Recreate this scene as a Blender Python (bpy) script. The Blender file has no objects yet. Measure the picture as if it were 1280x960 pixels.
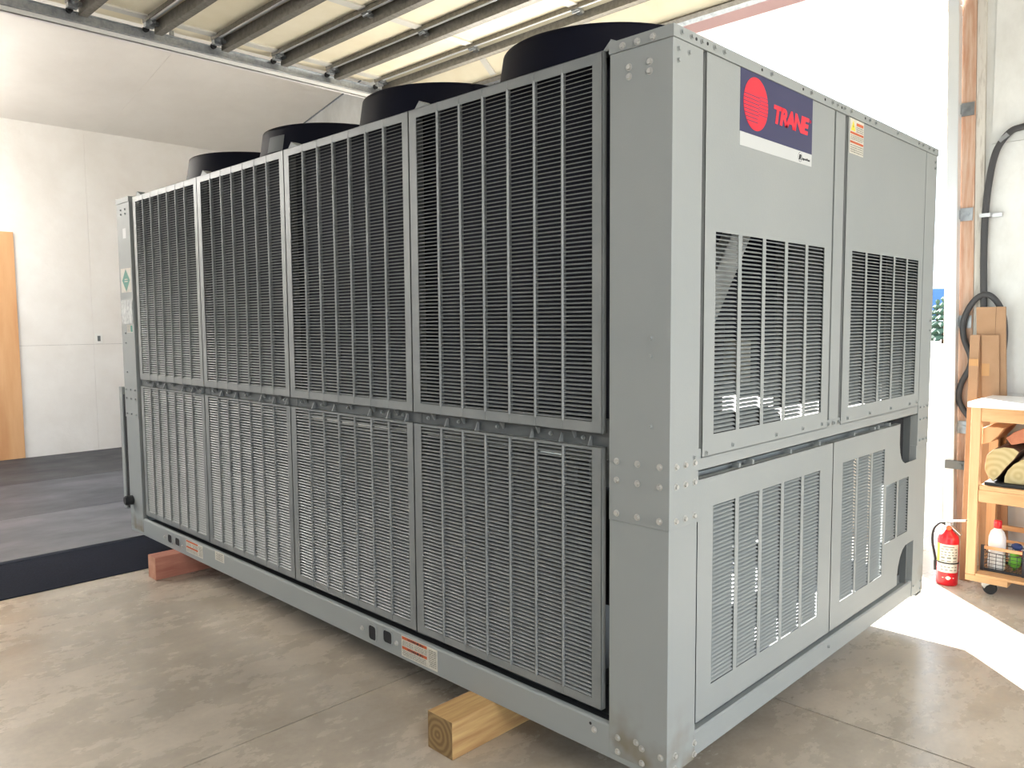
import bpy, bmesh, math, random
from mathutils import Vector, Matrix
random.seed(7)
S = bpy.context.scene
COL = S.collection
PI = math.pi

# ---------------------------------------------------------------- camera
yaw, pitch, roll = 0.777888, -0.078303, -0.0072023
d = Vector((math.cos(pitch)*math.cos(yaw), math.cos(pitch)*math.sin(yaw), math.sin(pitch)))
r = d.cross(Vector((0, 0, 1))).normalized(); u = r.cross(d)
cr, sr = math.cos(roll), math.sin(roll)
R_, U_ = cr*r + sr*u, cr*u - sr*r
cam_d = bpy.data.cameras.new('camera'); cam = bpy.data.objects.new('camera', cam_d); COL.objects.link(cam)
m = Matrix((R_, U_, -d)).transposed().to_4x4(); m.translation = Vector((-2.09496, -1.36946, 1.50785))
cam.matrix_world = m
cam_d.sensor_width = 36; cam_d.lens = 982.19/1280*36; cam_d.clip_end = 5000; cam_d.clip_start = .05
S.camera = cam

# ---------------------------------------------------------------- sky, sun, exposure
W = bpy.data.worlds.new('sky'); S.world = W; W.use_nodes = True
bgn = W.node_tree.nodes['Background']
bgn.inputs[0].default_value = (0.80, 0.89, 1.0, 1); bgn.inputs[1].default_value = 3.4
sun_d = bpy.data.lights.new('sun', 'SUN'); sun = bpy.data.objects.new('sun', sun_d); COL.objects.link(sun)
sun_d.energy = 42; sun_d.angle = math.radians(.55); sun_d.color = (1, .98, .94)
sun.rotation_euler = Vector((-.29, -.303, -.153)).to_track_quat('-Z', 'Y').to_euler(); sun.location = (9, 9, 6)
S.view_settings.view_transform = 'Standard'; S.view_settings.look = 'None'
S.view_settings.gamma = 1; S.view_settings.exposure = 0.5; S.view_settings.use_curve_mapping = False
try:
    S.cycles.max_bounces = 9; S.cycles.diffuse_bounces = 6; S.cycles.glossy_bounces = 3
    S.cycles.caustics_reflective = False; S.cycles.caustics_refractive = False
    S.cycles.sample_clamp_indirect = 10
except Exception: pass

FILL = 60.0
FZ = -0.15      # workshop floor
Wd, Ln, Ht = 2.509, 4.657, 2.4   # chiller width (x), length (y), height (z)

# ---------------------------------------------------------------- material helpers
def s2l(c): return tuple((v/12.92 if v <= .04045 else ((v+.055)/1.055)**2.4) for v in c)
def rgb(a, b, c): return s2l((a/255, b/255, c/255))
def mat(name, col, rough=.6, metal=0., col2=None, scale=3., stretch=(1, 1, 1), detail=6., lo=.35, hi=.65,
        bump=0., bscale=None, spec=.5, rvar=0., wave=None):
    m = bpy.data.materials.new(name); m.use_nodes = True
    nt = m.node_tree; N = nt.nodes; L = nt.links; P = N['Principled BSDF']
    P.inputs['Base Color'].default_value = (*col, 1); P.inputs['Roughness'].default_value = rough
    P.inputs['Metallic'].default_value = metal; P.inputs['Specular IOR Level'].default_value = spec
    if col2 is not None or bump or rvar:
        tc = N.new('ShaderNodeTexCoord'); mp = N.new('ShaderNodeMapping'); mp.inputs['Scale'].default_value = stretch
        L.new(tc.outputs['Object'], mp.inputs[0])
        nz = N.new('ShaderNodeTexNoise'); nz.inputs['Scale'].default_value = scale; nz.inputs['Detail'].default_value = detail
        nz.inputs['Roughness'].default_value = .6
        L.new(mp.outputs[0], nz.inputs['Vector']); src = nz.outputs['Fac']
        if wave:
            wv = N.new('ShaderNodeTexWave'); wv.wave_type = 'BANDS'; wv.bands_direction = wave[0]
            wv.inputs['Scale'].default_value = wave[1]; wv.inputs['Distortion'].default_value = wave[2]
            wv.inputs['Detail'].default_value = 3; wv.inputs['Detail Scale'].default_value = 1.2
            L.new(mp.outputs[0], wv.inputs['Vector']); src = wv.outputs['Fac']
        if col2 is not None:
            rp = N.new('ShaderNodeValToRGB'); rp.color_ramp.elements[0].position = lo; rp.color_ramp.elements[1].position = hi
            rp.color_ramp.elements[0].color = (*col, 1); rp.color_ramp.elements[1].color = (*col2, 1)
            L.new(src, rp.inputs[0]); L.new(rp.outputs[0], P.inputs['Base Color'])
        if rvar:
            mr = N.new('ShaderNodeMapRange'); mr.inputs[3].default_value = rough-rvar; mr.inputs[4].default_value = rough+rvar
            mr.inputs[1].default_value = .3; mr.inputs[2].default_value = .7
            L.new(nz.outputs['Fac'], mr.inputs[0]); L.new(mr.outputs[0], P.inputs['Roughness'])
        if bump:
            bp = N.new('ShaderNodeBump'); bp.inputs['Strength'].default_value = bump; bp.inputs['Distance'].default_value = .01
            n2 = nz
            if bscale:
                n2 = N.new('ShaderNodeTexNoise'); n2.inputs['Scale'].default_value = bscale; n2.inputs['Detail'].default_value = 4
                L.new(mp.outputs[0], n2.inputs['Vector'])
            L.new(n2.outputs['Fac'], bp.inputs['Height']); L.new(bp.outputs[0], P.inputs['Normal'])
    return m
M = {}
M['paint'] = mat('chiller_paint', rgb(146, 152, 152), .5, 0, rgb(152, 157, 156), .9, bump=.05, bscale=160)
M['louver'] = mat('louver_paint', rgb(126, 131, 132), .42, .15, rgb(138, 142, 142), 5, bump=.08, bscale=220)
M['paint_dirty'] = mat('stained_paint', rgb(160, 160, 148), .55, 0, rgb(120, 112, 95), 5, lo=.45, hi=.8)
def stained():
    m = mat('stained_post_paint', rgb(146, 152, 152), .5, 0, rgb(152, 157, 156), .9)
    nt = m.node_tree; N = nt.nodes; L = nt.links; P = N['Principled BSDF']; src = P.inputs['Base Color'].links[0].from_socket
    g = N.new('ShaderNodeNewGeometry') if False else N.new('ShaderNodeTexCoord'); sp = N.new('ShaderNodeSeparateXYZ'); L.new(g.outputs['Object'], sp.inputs[0])
    mr = N.new('ShaderNodeMapRange'); mr.inputs[1].default_value = .26; mr.inputs[2].default_value = .04; mr.inputs[3].default_value = 0; mr.inputs[4].default_value = .8
    L.new(sp.outputs[2], mr.inputs[0]); nz = N.new('ShaderNodeTexNoise'); nz.inputs['Scale'].default_value = 9; L.new(g.outputs['Object'], nz.inputs['Vector'])
    m1 = N.new('ShaderNodeMapRange'); m1.inputs[1].default_value = .42; m1.inputs[2].default_value = .7; L.new(nz.outputs['Fac'], m1.inputs[0])
    mu = N.new('ShaderNodeMath'); mu.operation = 'MULTIPLY'; L.new(mr.outputs[0], mu.inputs[0]); L.new(m1.outputs[0], mu.inputs[1])
    mx = N.new('ShaderNodeMix'); mx.data_type = 'RGBA'; L.new(mu.outputs[0], mx.inputs[0]); L.new(src, mx.inputs[6]); mx.inputs[7].default_value = (*rgb(112, 98, 70), 1)
    L.new(mx.outputs[2], P.inputs['Base Color']); return m
M['post'] = stained()
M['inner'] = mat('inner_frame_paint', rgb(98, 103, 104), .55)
M['zinc'] = mat('zinc_bolt', rgb(196, 196, 192), .35, .45)
M['galv'] = mat('galvanised_steel', rgb(178, 182, 184), .35, .8, rgb(150, 154, 158), 25, rvar=.08)
M['galv_highlit'] = mat('highlit_galvanised_steel', rgb(226, 230, 232), .3, .3)  # paler galvanised steel, its clipped highlight put into the base colour
M['galv_dull'] = mat('dull_galvanised_steel', rgb(140, 136, 128), .5, .55, rgb(118, 114, 106), 30)
M['slate'] = mat('bounce_cutting_slate_paint', rgb(84, 90, 98), .8, 0, rgb(76, 82, 90), 3)  # dark tone chosen for an unseen wall, to cut bounce onto the chiller
M['blackp'] = mat('black_plastic', rgb(10, 12, 24), .5, 0, rgb(14, 16, 30), 3, spec=.12)
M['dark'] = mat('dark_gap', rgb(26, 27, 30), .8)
M['coil'] = mat('coil_fins', rgb(24, 26, 40), .55, .3, rgb(34, 37, 54), 90, stretch=(1, 4, .05))
M['coil_gray'] = mat('coil_fins_dusty', rgb(84, 88, 92), .6, .1, rgb(60, 63, 68), 60, stretch=(1, 4, .1))
M['pipe'] = mat('insulated_pipe', rgb(60, 60, 62), .8)
M['copper'] = mat('copper_pipe', rgb(184, 115, 80), .35, .9)
M['navy'] = mat('navy_decal', rgb(54, 56, 92), .45)
M['red'] = mat('red_decal', rgb(235, 42, 62), .45)
M['silver'] = mat('silver_decal', rgb(196, 200, 200), .4)
M['label_white'] = mat('white_label', rgb(214, 212, 200), .6, 0, rgb(198, 196, 184), 40)
M['label_orange'] = mat('orange_print', rgb(196, 92, 48), .6)
M['label_text'] = mat('grey_print', rgb(128, 128, 118), .7)
M['label_black'] = mat('black_print', rgb(44, 46, 50), .6)
M['label_yellow'] = mat('yellow_print', rgb(232, 214, 70), .6)
M['label_green'] = mat('green_print', rgb(34, 130, 112), .5)
M['clear'] = mat('document_pouch', rgb(196, 200, 200), .25, 0, rgb(150, 156, 156), 30)
M['wallp'] = mat('white_painted_board', rgb(240, 238, 234), .75, 0, rgb(230, 226, 220), 2.2, lo=.3, hi=.75, bump=.35, bscale=14)
M['ceilp'] = mat('ceiling_board_paint', rgb(240, 237, 232), .8, 0, rgb(230, 226, 220), 1.4, lo=.3, hi=.75, bump=.25, bscale=12)
M['wallfront'] = mat('weathered_white_board', rgb(226, 228, 226), .7, 0, rgb(198, 198, 194), 3.5, stretch=(1, 1, .6), lo=.35, hi=.75, bump=.35, bscale=14)
M['cream'] = mat('door_insulation', rgb(240, 232, 208), .6, 0, rgb(232, 222, 194), 2.5, bump=.08)
M['jamb'] = mat('jamb_plywood', rgb(186, 138, 110), .7, 0, rgb(212, 188, 168), 12, stretch=(4, 4, .35), lo=.3, hi=.72, bump=.2)
M['trimw'] = mat('worn_white_trim', rgb(206, 202, 194), .7, 0, rgb(150, 140, 128), 14, stretch=(3, 3, .4), lo=.5, hi=.75)
M['pink'] = mat('pink_primer_header', rgb(232, 196, 200), .7)
M['ply'] = mat('plywood_face', rgb(222, 176, 128), .6, 0, rgb(200, 142, 92), 2.2, stretch=(1.6, 1, .22), lo=.35, hi=.72)
M['pine'] = mat('oiled_pine', rgb(214, 172, 124), .45, 0, rgb(192, 142, 94), 3, stretch=(6, 1, 6), lo=.35, hi=.7)
M['pine_v'] = mat('oiled_pine_upright', rgb(216, 174, 128), .45, 0, rgb(194, 144, 98), 3, stretch=(7, 7, .5), lo=.35, hi=.7)
M['lam'] = mat('white_laminate', rgb(228, 228, 226), .3)
M['card'] = mat('cardboard', rgb(168, 134, 104), .85, 0, rgb(158, 124, 94), 6)
M['tape'] = mat('packing_tape', rgb(178, 134, 84), .35)
M['cable'] = mat('black_rubber_cable', rgb(62, 62, 64), .6)
M['redpaint'] = mat('red_enamel', rgb(200, 22, 34), .28)
M['steel'] = mat('bright_steel', rgb(205, 205, 205), .28, .9)
M['rubber'] = mat('black_rubber', rgb(30, 30, 32), .6)
M['bleach'] = mat('white_plastic_bottle', rgb(232, 232, 230), .35)
M['wire'] = mat('black_wire', rgb(46, 46, 50), .5)
M['blue'] = mat('blue_cloth', rgb(44, 66, 120), .7)
M['green'] = mat('green_plastic', rgb(110, 186, 60), .5)
M['orange'] = mat('orange_plastic', rgb(220, 110, 60), .5)
M['bark'] = mat('log_bark', rgb(120, 84, 62), .9, 0, rgb(78, 54, 42), 12, bump=.6)
M['bark_red'] = mat('split_red_wood', rgb(196, 128, 96), .8, 0, rgb(160, 92, 66), 8, bump=.3)
M['outletw'] = mat('outlet_plastic', rgb(236, 236, 232), .4)
M['gravel'] = mat('gravel_yard', rgb(210, 204, 194), .9, 0, rgb(176, 168, 156), 1.8, detail=10, bump=.2)
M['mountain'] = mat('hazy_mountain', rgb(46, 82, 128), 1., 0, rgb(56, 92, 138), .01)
M['needle'] = mat('conifer_needles', rgb(62, 88, 70), .9, 0, rgb(36, 58, 46), 1.5)
M['trunk'] = mat('conifer_bark', rgb(92, 72, 56), .9)
M['block'] = mat('cast_concrete', rgb(170, 168, 162), .85, 0, rgb(150, 148, 142), 5)

def wood_end(name, c1, c2, ctr, scale=26.):
    m = bpy.data.materials.new(name); m.use_nodes = True; nt = m.node_tree; N = nt.nodes; L = nt.links; P = N['Principled BSDF']
    tc = N.new('ShaderNodeTexCoord'); mp = N.new('ShaderNodeMapping'); mp.inputs['Location'].default_value = tuple(-v for v in ctr)
    L.new(tc.outputs['Object'], mp.inputs[0]); wv = N.new('ShaderNodeTexWave'); wv.wave_type = 'RINGS'; wv.rings_direction = 'X'
    wv.inputs['Scale'].default_value = scale; wv.inputs['Distortion'].default_value = 2.5; wv.inputs['Detail'].default_value = 2
    L.new(mp.outputs[0], wv.inputs['Vector']); rp = N.new('ShaderNodeValToRGB')
    rp.color_ramp.elements[0].color = (*c1, 1); rp.color_ramp.elements[1].color = (*c2, 1)
    L.new(wv.outputs['Fac'], rp.inputs[0]); L.new(rp.outputs[0], P.inputs['Base Color']); P.inputs['Roughness'].default_value = .8
    return m
M['logend'] = wood_end('log_end_grain', rgb(196, 180, 136), rgb(180, 162, 116), (0, .02, .05), 9)
M['blkend'] = wood_end('timber_end_grain', rgb(150, 124, 82), rgb(118, 92, 56), (0, .012, .07), 13)
M['blk'] = mat('fir_timber', rgb(206, 172, 116), .65, 0, rgb(158, 114, 70), 4.5, stretch=(.45, 6, 6), lo=.35, hi=.72, bump=.15)
M['blkred'] = mat('reddish_timber', rgb(190, 132, 112), .7, 0, rgb(160, 98, 80), 5, stretch=(.6, 5, 5), bump=.15)
M['blkredend'] = mat('reddish_timber_end', rgb(196, 146, 122), .8, 0, rgb(170, 116, 92), 14)

def concrete():
    m = bpy.data.materials.new('sealed_concrete'); m.use_nodes = True; nt = m.node_tree; N = nt.nodes; L = nt.links; P = N['Principled BSDF']
    tc = N.new('ShaderNodeTexCoord')
    def noise(sc, det, dist=0, st=(1, 1, 1), ro=.6):
        mp = N.new('ShaderNodeMapping'); mp.inputs['Scale'].default_value = st; mp.inputs['Rotation'].default_value = (0, 0, .5)
        L.new(tc.outputs['Object'], mp.inputs[0])
        n = N.new('ShaderNodeTexNoise'); n.inputs['Scale'].default_value = sc; n.inputs['Detail'].default_value = det
        n.inputs['Distortion'].default_value = dist; n.inputs['Roughness'].default_value = ro
        L.new(mp.outputs[0], n.inputs['Vector']); return n
    a = noise(.9, 7, .3, (1, 1.5, 1)); b = noise(2.2, 12, 0, (1, 1.7, 1), .72); c = noise(40, 4)
    r1 = N.new('ShaderNodeValToRGB'); e = r1.color_ramp.elements
    e[0].position = .24; e[0].color = (*rgb(164, 155, 142), 1); e[1].position = .74; e[1].color = (*rgb(228, 216, 198), 1)
    L.new(a.outputs['Fac'], r1.inputs[0])
    r2 = N.new('ShaderNodeValToRGB'); e = r2.color_ramp.elements
    e[0].position = .3; e[0].color = (*rgb(170, 165, 158), 1); e[1].position = .72; e[1].color = (1, 1, 1, 1)
    r2.color_ramp.interpolation = 'LINEAR'; L.new(b.outputs['Fac'], r2.inputs[0])
    mx = N.new('ShaderNodeMix'); mx.data_type = 'RGBA'; mx.blend_type = 'MULTIPLY'; mx.inputs[0].default_value = .45
    L.new(r1.outputs[0], mx.inputs[6]); L.new(r2.outputs[0], mx.inputs[7])
    r3 = N.new('ShaderNodeValToRGB'); e = r3.color_ramp.elements
    e[0].position = .35; e[0].color = (.8, .8, .8, 1); e[1].position = .6; e[1].color = (1, 1, 1, 1)
    L.new(c.outputs['Fac'], r3.inputs[0])
    m2 = N.new('ShaderNodeMix'); m2.data_type = 'RGBA'; m2.blend_type = 'MULTIPLY'; m2.inputs[0].default_value = .35
    L.new(mx.outputs[2], m2.inputs[6]); L.new(r3.outputs[0], m2.inputs[7])
    L.new(m2.outputs[2], P.inputs['Base Color'])
    mr = N.new('ShaderNodeMapRange'); mr.inputs[1].default_value = .2; mr.inputs[2].default_value = .8
    mr.inputs[3].default_value = .14; mr.inputs[4].default_value = .40; L.new(b.outputs['Fac'], mr.inputs[0]); L.new(mr.outputs[0], P.inputs['Roughness'])
    bp = N.new('ShaderNodeBump'); bp.inputs['Strength'].default_value = .08; bp.inputs['Distance'].default_value = .003
    L.new(b.outputs['Fac'], bp.inputs['Height']); L.new(bp.outputs[0], P.inputs['Normal'])
    return m
M['concrete'] = concrete()
M['mat_black'] = mat('black_rubber_mat', rgb(10, 17, 32), .9, 0, rgb(18, 26, 44), 60, bump=.3, spec=.15)
M['mat_grey'] = mat('worn_grey_mat', rgb(96, 99, 108), .5, 0, rgb(80, 83, 93), 2.6, stretch=(.6, .9, 1), rvar=.1)
M['mat_mid'] = mat('blue_grey_mat', rgb(72, 76, 86), .5, 0, rgb(60, 64, 74), 2.6, stretch=(.6, .9, 1), rvar=.1)
M['mat_dark'] = mat('dark_grey_mat', rgb(54, 57, 64), .55, 0, rgb(44, 47, 54), 2.6, stretch=(.6, .9, 1), rvar=.1)

# ---------------------------------------------------------------- mesh helpers
def quatz(a, b):
    v = (Vector(b)-Vector(a)); return v.to_track_quat('Z', 'Y').to_matrix().to_4x4(), v.length
class MB:
    def __init__(s): s.v = []; s.f = []; s.mi = []; s.sm = []
    def add(s, vs, fs, mi=0, smooth=False):
        n = len(s.v); s.v += [tuple(p) for p in vs]
        for f in fs: s.f.append(tuple(i+n for i in f)); s.mi.append(mi); s.sm.append(smooth)
        return s
    def box(s, x0, x1, y0, y1, z0, z1, mi=0, M4=None):
        vs = [(x, y, z) for x in (x0, x1) for y in (y0, y1) for z in (z0, z1)]
        if M4 is not None: vs = [M4 @ Vector(p) for p in vs]
        return s.add(vs, [(0, 1, 3, 2), (4, 6, 7, 5), (0, 4, 5, 1), (2, 3, 7, 6), (0, 2, 6, 4), (1, 5, 7, 3)], mi)
    def quad(s, a, b, c, e, mi=0): return s.add([a, b, c, e], [(0, 1, 2, 3)], mi)
    def cyl(s, a, b, r0, r1=None, n=16, caps=True, mi=0, smooth=True):
        r1 = r0 if r1 is None else r1
        q, L = quatz(a, b); A = Vector(a)
        vs = []
        for z, rr in ((0, r0), (L, r1)):
            for k in range(n):
                t = 2*PI*k/n; vs.append(A + q.to_3x3() @ Vector((rr*math.cos(t), rr*math.sin(t), z)))
        s.add(vs, [(k, (k+1) % n, n+(k+1) % n, n+k) for k in range(n)], mi, smooth)
        if caps: s.add(vs, [tuple(range(n))[::-1], tuple(range(n, 2*n))], mi)
        return s
    def lathe(s, prof, ctr, n=48, mi=0, axis='Z', smooth=True):
        vs = []
        for (rr, z) in prof:
            for k in range(n):
                t = 2*PI*k/n; c, q = rr*math.cos(t), rr*math.sin(t)
                vs.append((ctr[0]+c, ctr[1]+q, ctr[2]+z) if axis == 'Z' else (ctr[0]+z, ctr[1]+c, ctr[2]+q))
        fs = []
        for i in range(len(prof)-1):
            for k in range(n): fs.append((i*n+k, i*n+(k+1) % n, (i+1)*n+(k+1) % n, (i+1)*n+k))
        return s.add(vs, fs, mi, smooth)
    def prism(s, poly, fn, t0, t1, mi=0):
        n = len(poly); vs = [fn(p, t0) for p in poly]+[fn(p, t1) for p in poly]
        return s.add(vs, [tuple(range(n)), tuple(range(n, 2*n))[::-1]]+[(k, n+k, n+(k+1) % n, (k+1) % n) for k in range(n)], mi)
    def tube(s, pts, rad, n=10, mi=0):
        P = [Vector(p) for p in pts]; rings = []
        up = Vector((0, 0, 1))
        for i, p in enumerate(P):
            t = (P[min(i+1, len(P)-1)]-P[max(i-1, 0)]).normalized()
            a = t.cross(up)
            if a.length < .1: a = t.cross(Vector((1, 0, 0)))
            a.normalize(); b = t.cross(a)
            rings.append([p+rad*(math.cos(2*PI*k/n)*a+math.sin(2*PI*k/n)*b) for k in range(n)])
        for i in range(1, len(rings)):   # keep the twist small
            best = min(range(n), key=lambda o: (rings[i][o]-rings[i-1][0]).length)
            rings[i] = rings[i][best:]+rings[i][:best]
            if (rings[i][1]-rings[i-1][1]).length > (rings[i][-1]-rings[i-1][1]).length: rings[i] = [rings[i][0]]+rings[i][1:][::-1]
        vs = [v for rg in rings for v in rg]; fs = []
        for i in range(len(P)-1):
            for k in range(n): fs.append((i*n+k, i*n+(k+1) % n, (i+1)*n+(k+1) % n, (i+1)*n+k))
        s.add(vs, fs, mi, True); s.add(vs, [tuple(range(n)), tuple(range(len(vs)-n, len(vs)))], mi)
        return s
    def mesh(s, name, mats):
        me = bpy.data.meshes.new(name); me.from_pydata(s.v, [], s.f)
        for x in (mats if isinstance(mats, (list, tuple)) else [mats]): me.materials.append(x)
        me.polygons.foreach_set('material_index', s.mi); me.polygons.foreach_set('use_smooth', s.sm)
        bm = bmesh.new(); bm.from_mesh(me); bmesh.ops.recalc_face_normals(bm, faces=bm.faces); bm.to_mesh(me); bm.free()
        me.update(); return me
    def build(s, name, mats, parent=None, loc=None, bevel=0):
        o = link(name, s.mesh(name, mats), parent, loc)
        if bevel:
            b = o.modifiers.new('bevel', 'BEVEL'); b.width = bevel; b.segments = 2; b.limit_method = 'ANGLE'
        return o
def link(name, me, parent=None, loc=None, rot=None):
    o = bpy.data.objects.new(name, me); COL.objects.link(o)
    if parent: o.parent = parent
    if loc is not None: o.location = loc
    if rot is not None: o.rotation_euler = rot
    return o
def tag(o, label=None, cat=None, group=None, kind=None):
    if label: o['label'] = label
    if cat: o['category'] = cat
    if group: o['group'] = group
    if kind: o['kind'] = kind
    return o
def thing(name, label, cat, loc=(0, 0, 0), group=None, kind=None):
    o = link(name, None, None, loc); return tag(o, label, cat, group, kind)
def arc(p0, pts, n=8):    # catmull-rom through pts
    P = [Vector(p) for p in pts]; P = [P[0]*2-P[1]]+P+[P[-1]*2-P[-2]]; out = []
    for i in range(1, len(P)-2):
        for k in range(n):
            t = k/n; a, b, c, e = P[i-1], P[i], P[i+1], P[i+2]
            out.append(.5*((2*b)+(c-a)*t+(2*a-5*b+4*c-e)*t*t+(3*b-a-3*c+e)*t**3))
    return out+[P[-2]]

# ================================================================ SETTING
def struct(mb, name, m, parent=None, bevel=0):
    o = mb.build(name, m, parent, bevel=bevel)
    if not parent: o['kind'] = 'structure'
    return o
X0, X1, Y0, Y1 = -7.0, 3.8, -5.0, 9.75
EAVE, SL = 4.0, .206
RY = (Y0+Y1)/2
def ceil_z(y): return EAVE + SL*min(Y1-y, y-Y0)
# floor: sub-base and cast slabs with sawn joints
fl = struct(MB().box(X0, X1+.35, Y0, Y1, FZ-.12, FZ-.018), 'floor', M['dark'])
jx = [X0, -4.6, -1.77, 1.087, X1+.35]; jy = [Y0, -1.45, 1.503, 4.4, 7.3, Y1]
for i in range(len(jx)-1):
    for j in range(len(jy)-1):
        MB().box(jx[i]+.0045, jx[i+1]-.0045, jy[j]+.0045, jy[j+1]-.0045, FZ-.02, FZ).build('concrete_slab', M['concrete'], fl)
# left wall (far long wall) with painted boards
wl = struct(MB().box(X0-.2, X1+.2, Y1+.014, Y1+.2, FZ, EAVE+.1), 'wall_left', M['dark'])
xs = [X0, -6.1, -3.66, -1.1, 1.40, 3.8]
zs = [FZ, 1.262, EAVE+.02]
for i in range(len(xs)-1):
    for k in range(2):
        MB().box(xs[i]+.001, xs[i+1]-.001, Y1, Y1+.014, zs[k]+(.001 if k else 0), zs[k+1]-.001).build('wall_board', M['wallp'], wl)
# near long wall with an open vehicle door behind the photographer
wb = struct(MB().box(X0-.2, -3.6, Y0-.2, Y0, FZ, EAVE).box(2.4, X1+.2, Y0-.2, Y0, FZ, EAVE).box(-3.6, 2.4, Y0-.2, Y0, 3.3, EAVE), 'wall_back', M['wallp'])
# gable wall on the left side of the photographer, with a wide open door
def gable(name, x0, x1, oy0, oy1, oz, m):
    fn = lambda p, t: (t, p[0], p[1]); mb = MB()
    mb.prism([(Y0, FZ), (oy0, FZ), (oy0, ceil_z(oy0)), (Y0, EAVE)], fn, x0, x1)
    mb.prism([(oy1, FZ), (Y1, FZ), (Y1, EAVE), (max(oy1, RY), ceil_z(max(oy1, RY))), (oy1, ceil_z(oy1))][:5], fn, x0, x1)
    mb.prism([(oy0, oz), (oy1, oz), (oy1, ceil_z(oy1)), (RY, ceil_z(RY)), (oy0, ceil_z(oy0))], fn, x0, x1)
    return struct(mb, name, m)
OY0, OY1, OZ = .20, 5.47, 3.89
gable('wall_front', X0-.2, X0, 7.0, 9.2, 2.6, M['slate'])
wr = gable('wall_right', X1+.03, X1+.2, OY0, OY1, OZ, M['wallfront'])
# painted boards on the right wall, near side of the opening
ysb = [Y0, -3.6, -1.2, .06]; zsb = [FZ, 1.025, 2.64, EAVE]
for j in range(3):
    for k in range(3):
        MB().box(X1+.016, X1+.03, ysb[j]+.001, ysb[j+1]-.001, zsb[k]+.0015, zsb[k+1]-.0015).build('wall_board', M['wallfront'], wr)
# ceiling slopes with boards
ce = struct(MB().add([(X0-.2, Y1+.2, EAVE-.02+.03), (X1+.2, Y1+.2, EAVE+.01), (X1+.2, RY, ceil_z(RY)+.06), (X0-.2, RY, ceil_z(RY)+.06), (X0-.2, Y0-.2, EAVE+.01), (X1+.2, Y0-.2, EAVE+.01),
   (X0-.2, Y1+.2, EAVE+.25), (X1+.2, Y1+.2, EAVE+.25), (X1+.2, RY, ceil_z(RY)+.3), (X0-.2, RY, ceil_z(RY)+.3), (X0-.2, Y0-.2, EAVE+.25), (X1+.2, Y0-.2, EAVE+.25)],
   [(0, 1, 2, 3), (3, 2, 5, 4), (6, 9, 8, 7), (9, 10, 11, 8), (0, 6, 7, 1), (4, 5, 11, 10), (0, 3, 9, 6), (3, 4, 10, 9), (1, 7, 8, 2), (2, 8, 11, 5)]), 'ceiling', M['dark'])
xc = [X0, -5.2, -2.76, -.32, 1.62, 3.8]; nb = 3
for side in (0, 1):
    for i in range(len(xc)-1):
        for k in range(nb):
            ya = (Y1-(Y1-RY)*k/nb) if side == 0 else (Y0+(RY-Y0)*k/nb); yb = (Y1-(Y1-RY)*(k+1)/nb) if side == 0 else (Y0+(RY-Y0)*(k+1)/nb)
            if side == 0 and k == 0: pass
            g = .001 if ya > yb else -.001
            za, zb = ceil_z(ya), ceil_z(yb)
            MB().prism([(ya-g, za), (yb+g, zb), (yb+g, zb+.012), (ya-g, za+.012)], lambda p, t: (t, p[0], p[1]), xc[i]+.001, xc[i+1]-.001).build('ceiling_board', M['ceilp'], ce)
# hanging fill lights, added out of frame to brighten the room
lm = bpy.data.materials.new('fill_light_diffuser'); lm.use_nodes = True; q_ = lm.node_tree.nodes['Principled BSDF']
q_.inputs['Emission Color'].default_value = (1, .96, .90, 1); q_.inputs['Emission Strength'].default_value = FILL
dif = MB().box(-.6, .6, -.09, .09, -.03, .03).mesh('diffuser', lm); cab_ = MB().box(-.62, .62, -.05, .05, .031, .05).box(-.4, -.395, -.003, .003, .05, .735).box(.395, .4, -.003, .003, .05, .735).mesh('housing', M['lam'])
LL = ['added fill light nearest the corner of the far white wall', 'second added fill light from the side wall in the far row', 'third added fill light from the side wall in the far row',
  'last added fill light of the far row, just left of the chiller', 'lone added fill light behind the photographer']
for n_, (x, y) in enumerate(((-4.6, 8.4), (-3.4, 8.4), (-2.2, 8.4), (-1.0, 8.4), (-2.2, -3.2))):
    t = thing('fill_light', LL[n_], 'lamp', (x, y, ceil_z(y)-.75))
    link('housing', cab_, t); link('diffuser', dif, t)
# opening trim
struct(MB().box(X1-.02, X1+.26, OY0-.05, OY1+.05, OZ-.004, OZ+.09), 'trim_1', M['pink'])
def lean(mb, k=.022, z0=.9, dy=0):
    mb.v = [(v[0], v[1]+k*(v[2]-z0)+dy, v[2]) for v in mb.v]; return mb
struct(lean(MB().box(X1+.2, X1+.24, OY0-.10, OY0+.145, FZ, OZ-.005)), 'trim_2', M['trimw'], bevel=.004)
struct(lean(MB().box(X1-.004, X1+.03, .112, .205, FZ, EAVE+.5)), 'trim_3', M['jamb'])
struct(lean(MB().box(X1+.002, X1+.03, .058, .110, FZ, EAVE+.5)), 'trim_4', M['trimw'])
struct(MB().box(X1+.03, X1+.2, OY0-.002, OY0+.006, FZ, OZ), 'trim_5', M['trimw'])

# overhead sectional door, open along the ceiling
door = thing('door_1', None, None, (0, 0, 0), kind='structure')
DY0, DY1 = .20, 5.345
ZS = 3.975
edges = [-3.367+.567*k for k in range(12)]      # strut positions ... 2.87
sj = [e for e in edges]
for i in range(len(sj)-1):
    MB().box(sj[i]-.055, sj[i+1]-.062, DY0, DY1+.13, ZS, ZS+.045).build('door_section', M['cream'], door)
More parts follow.
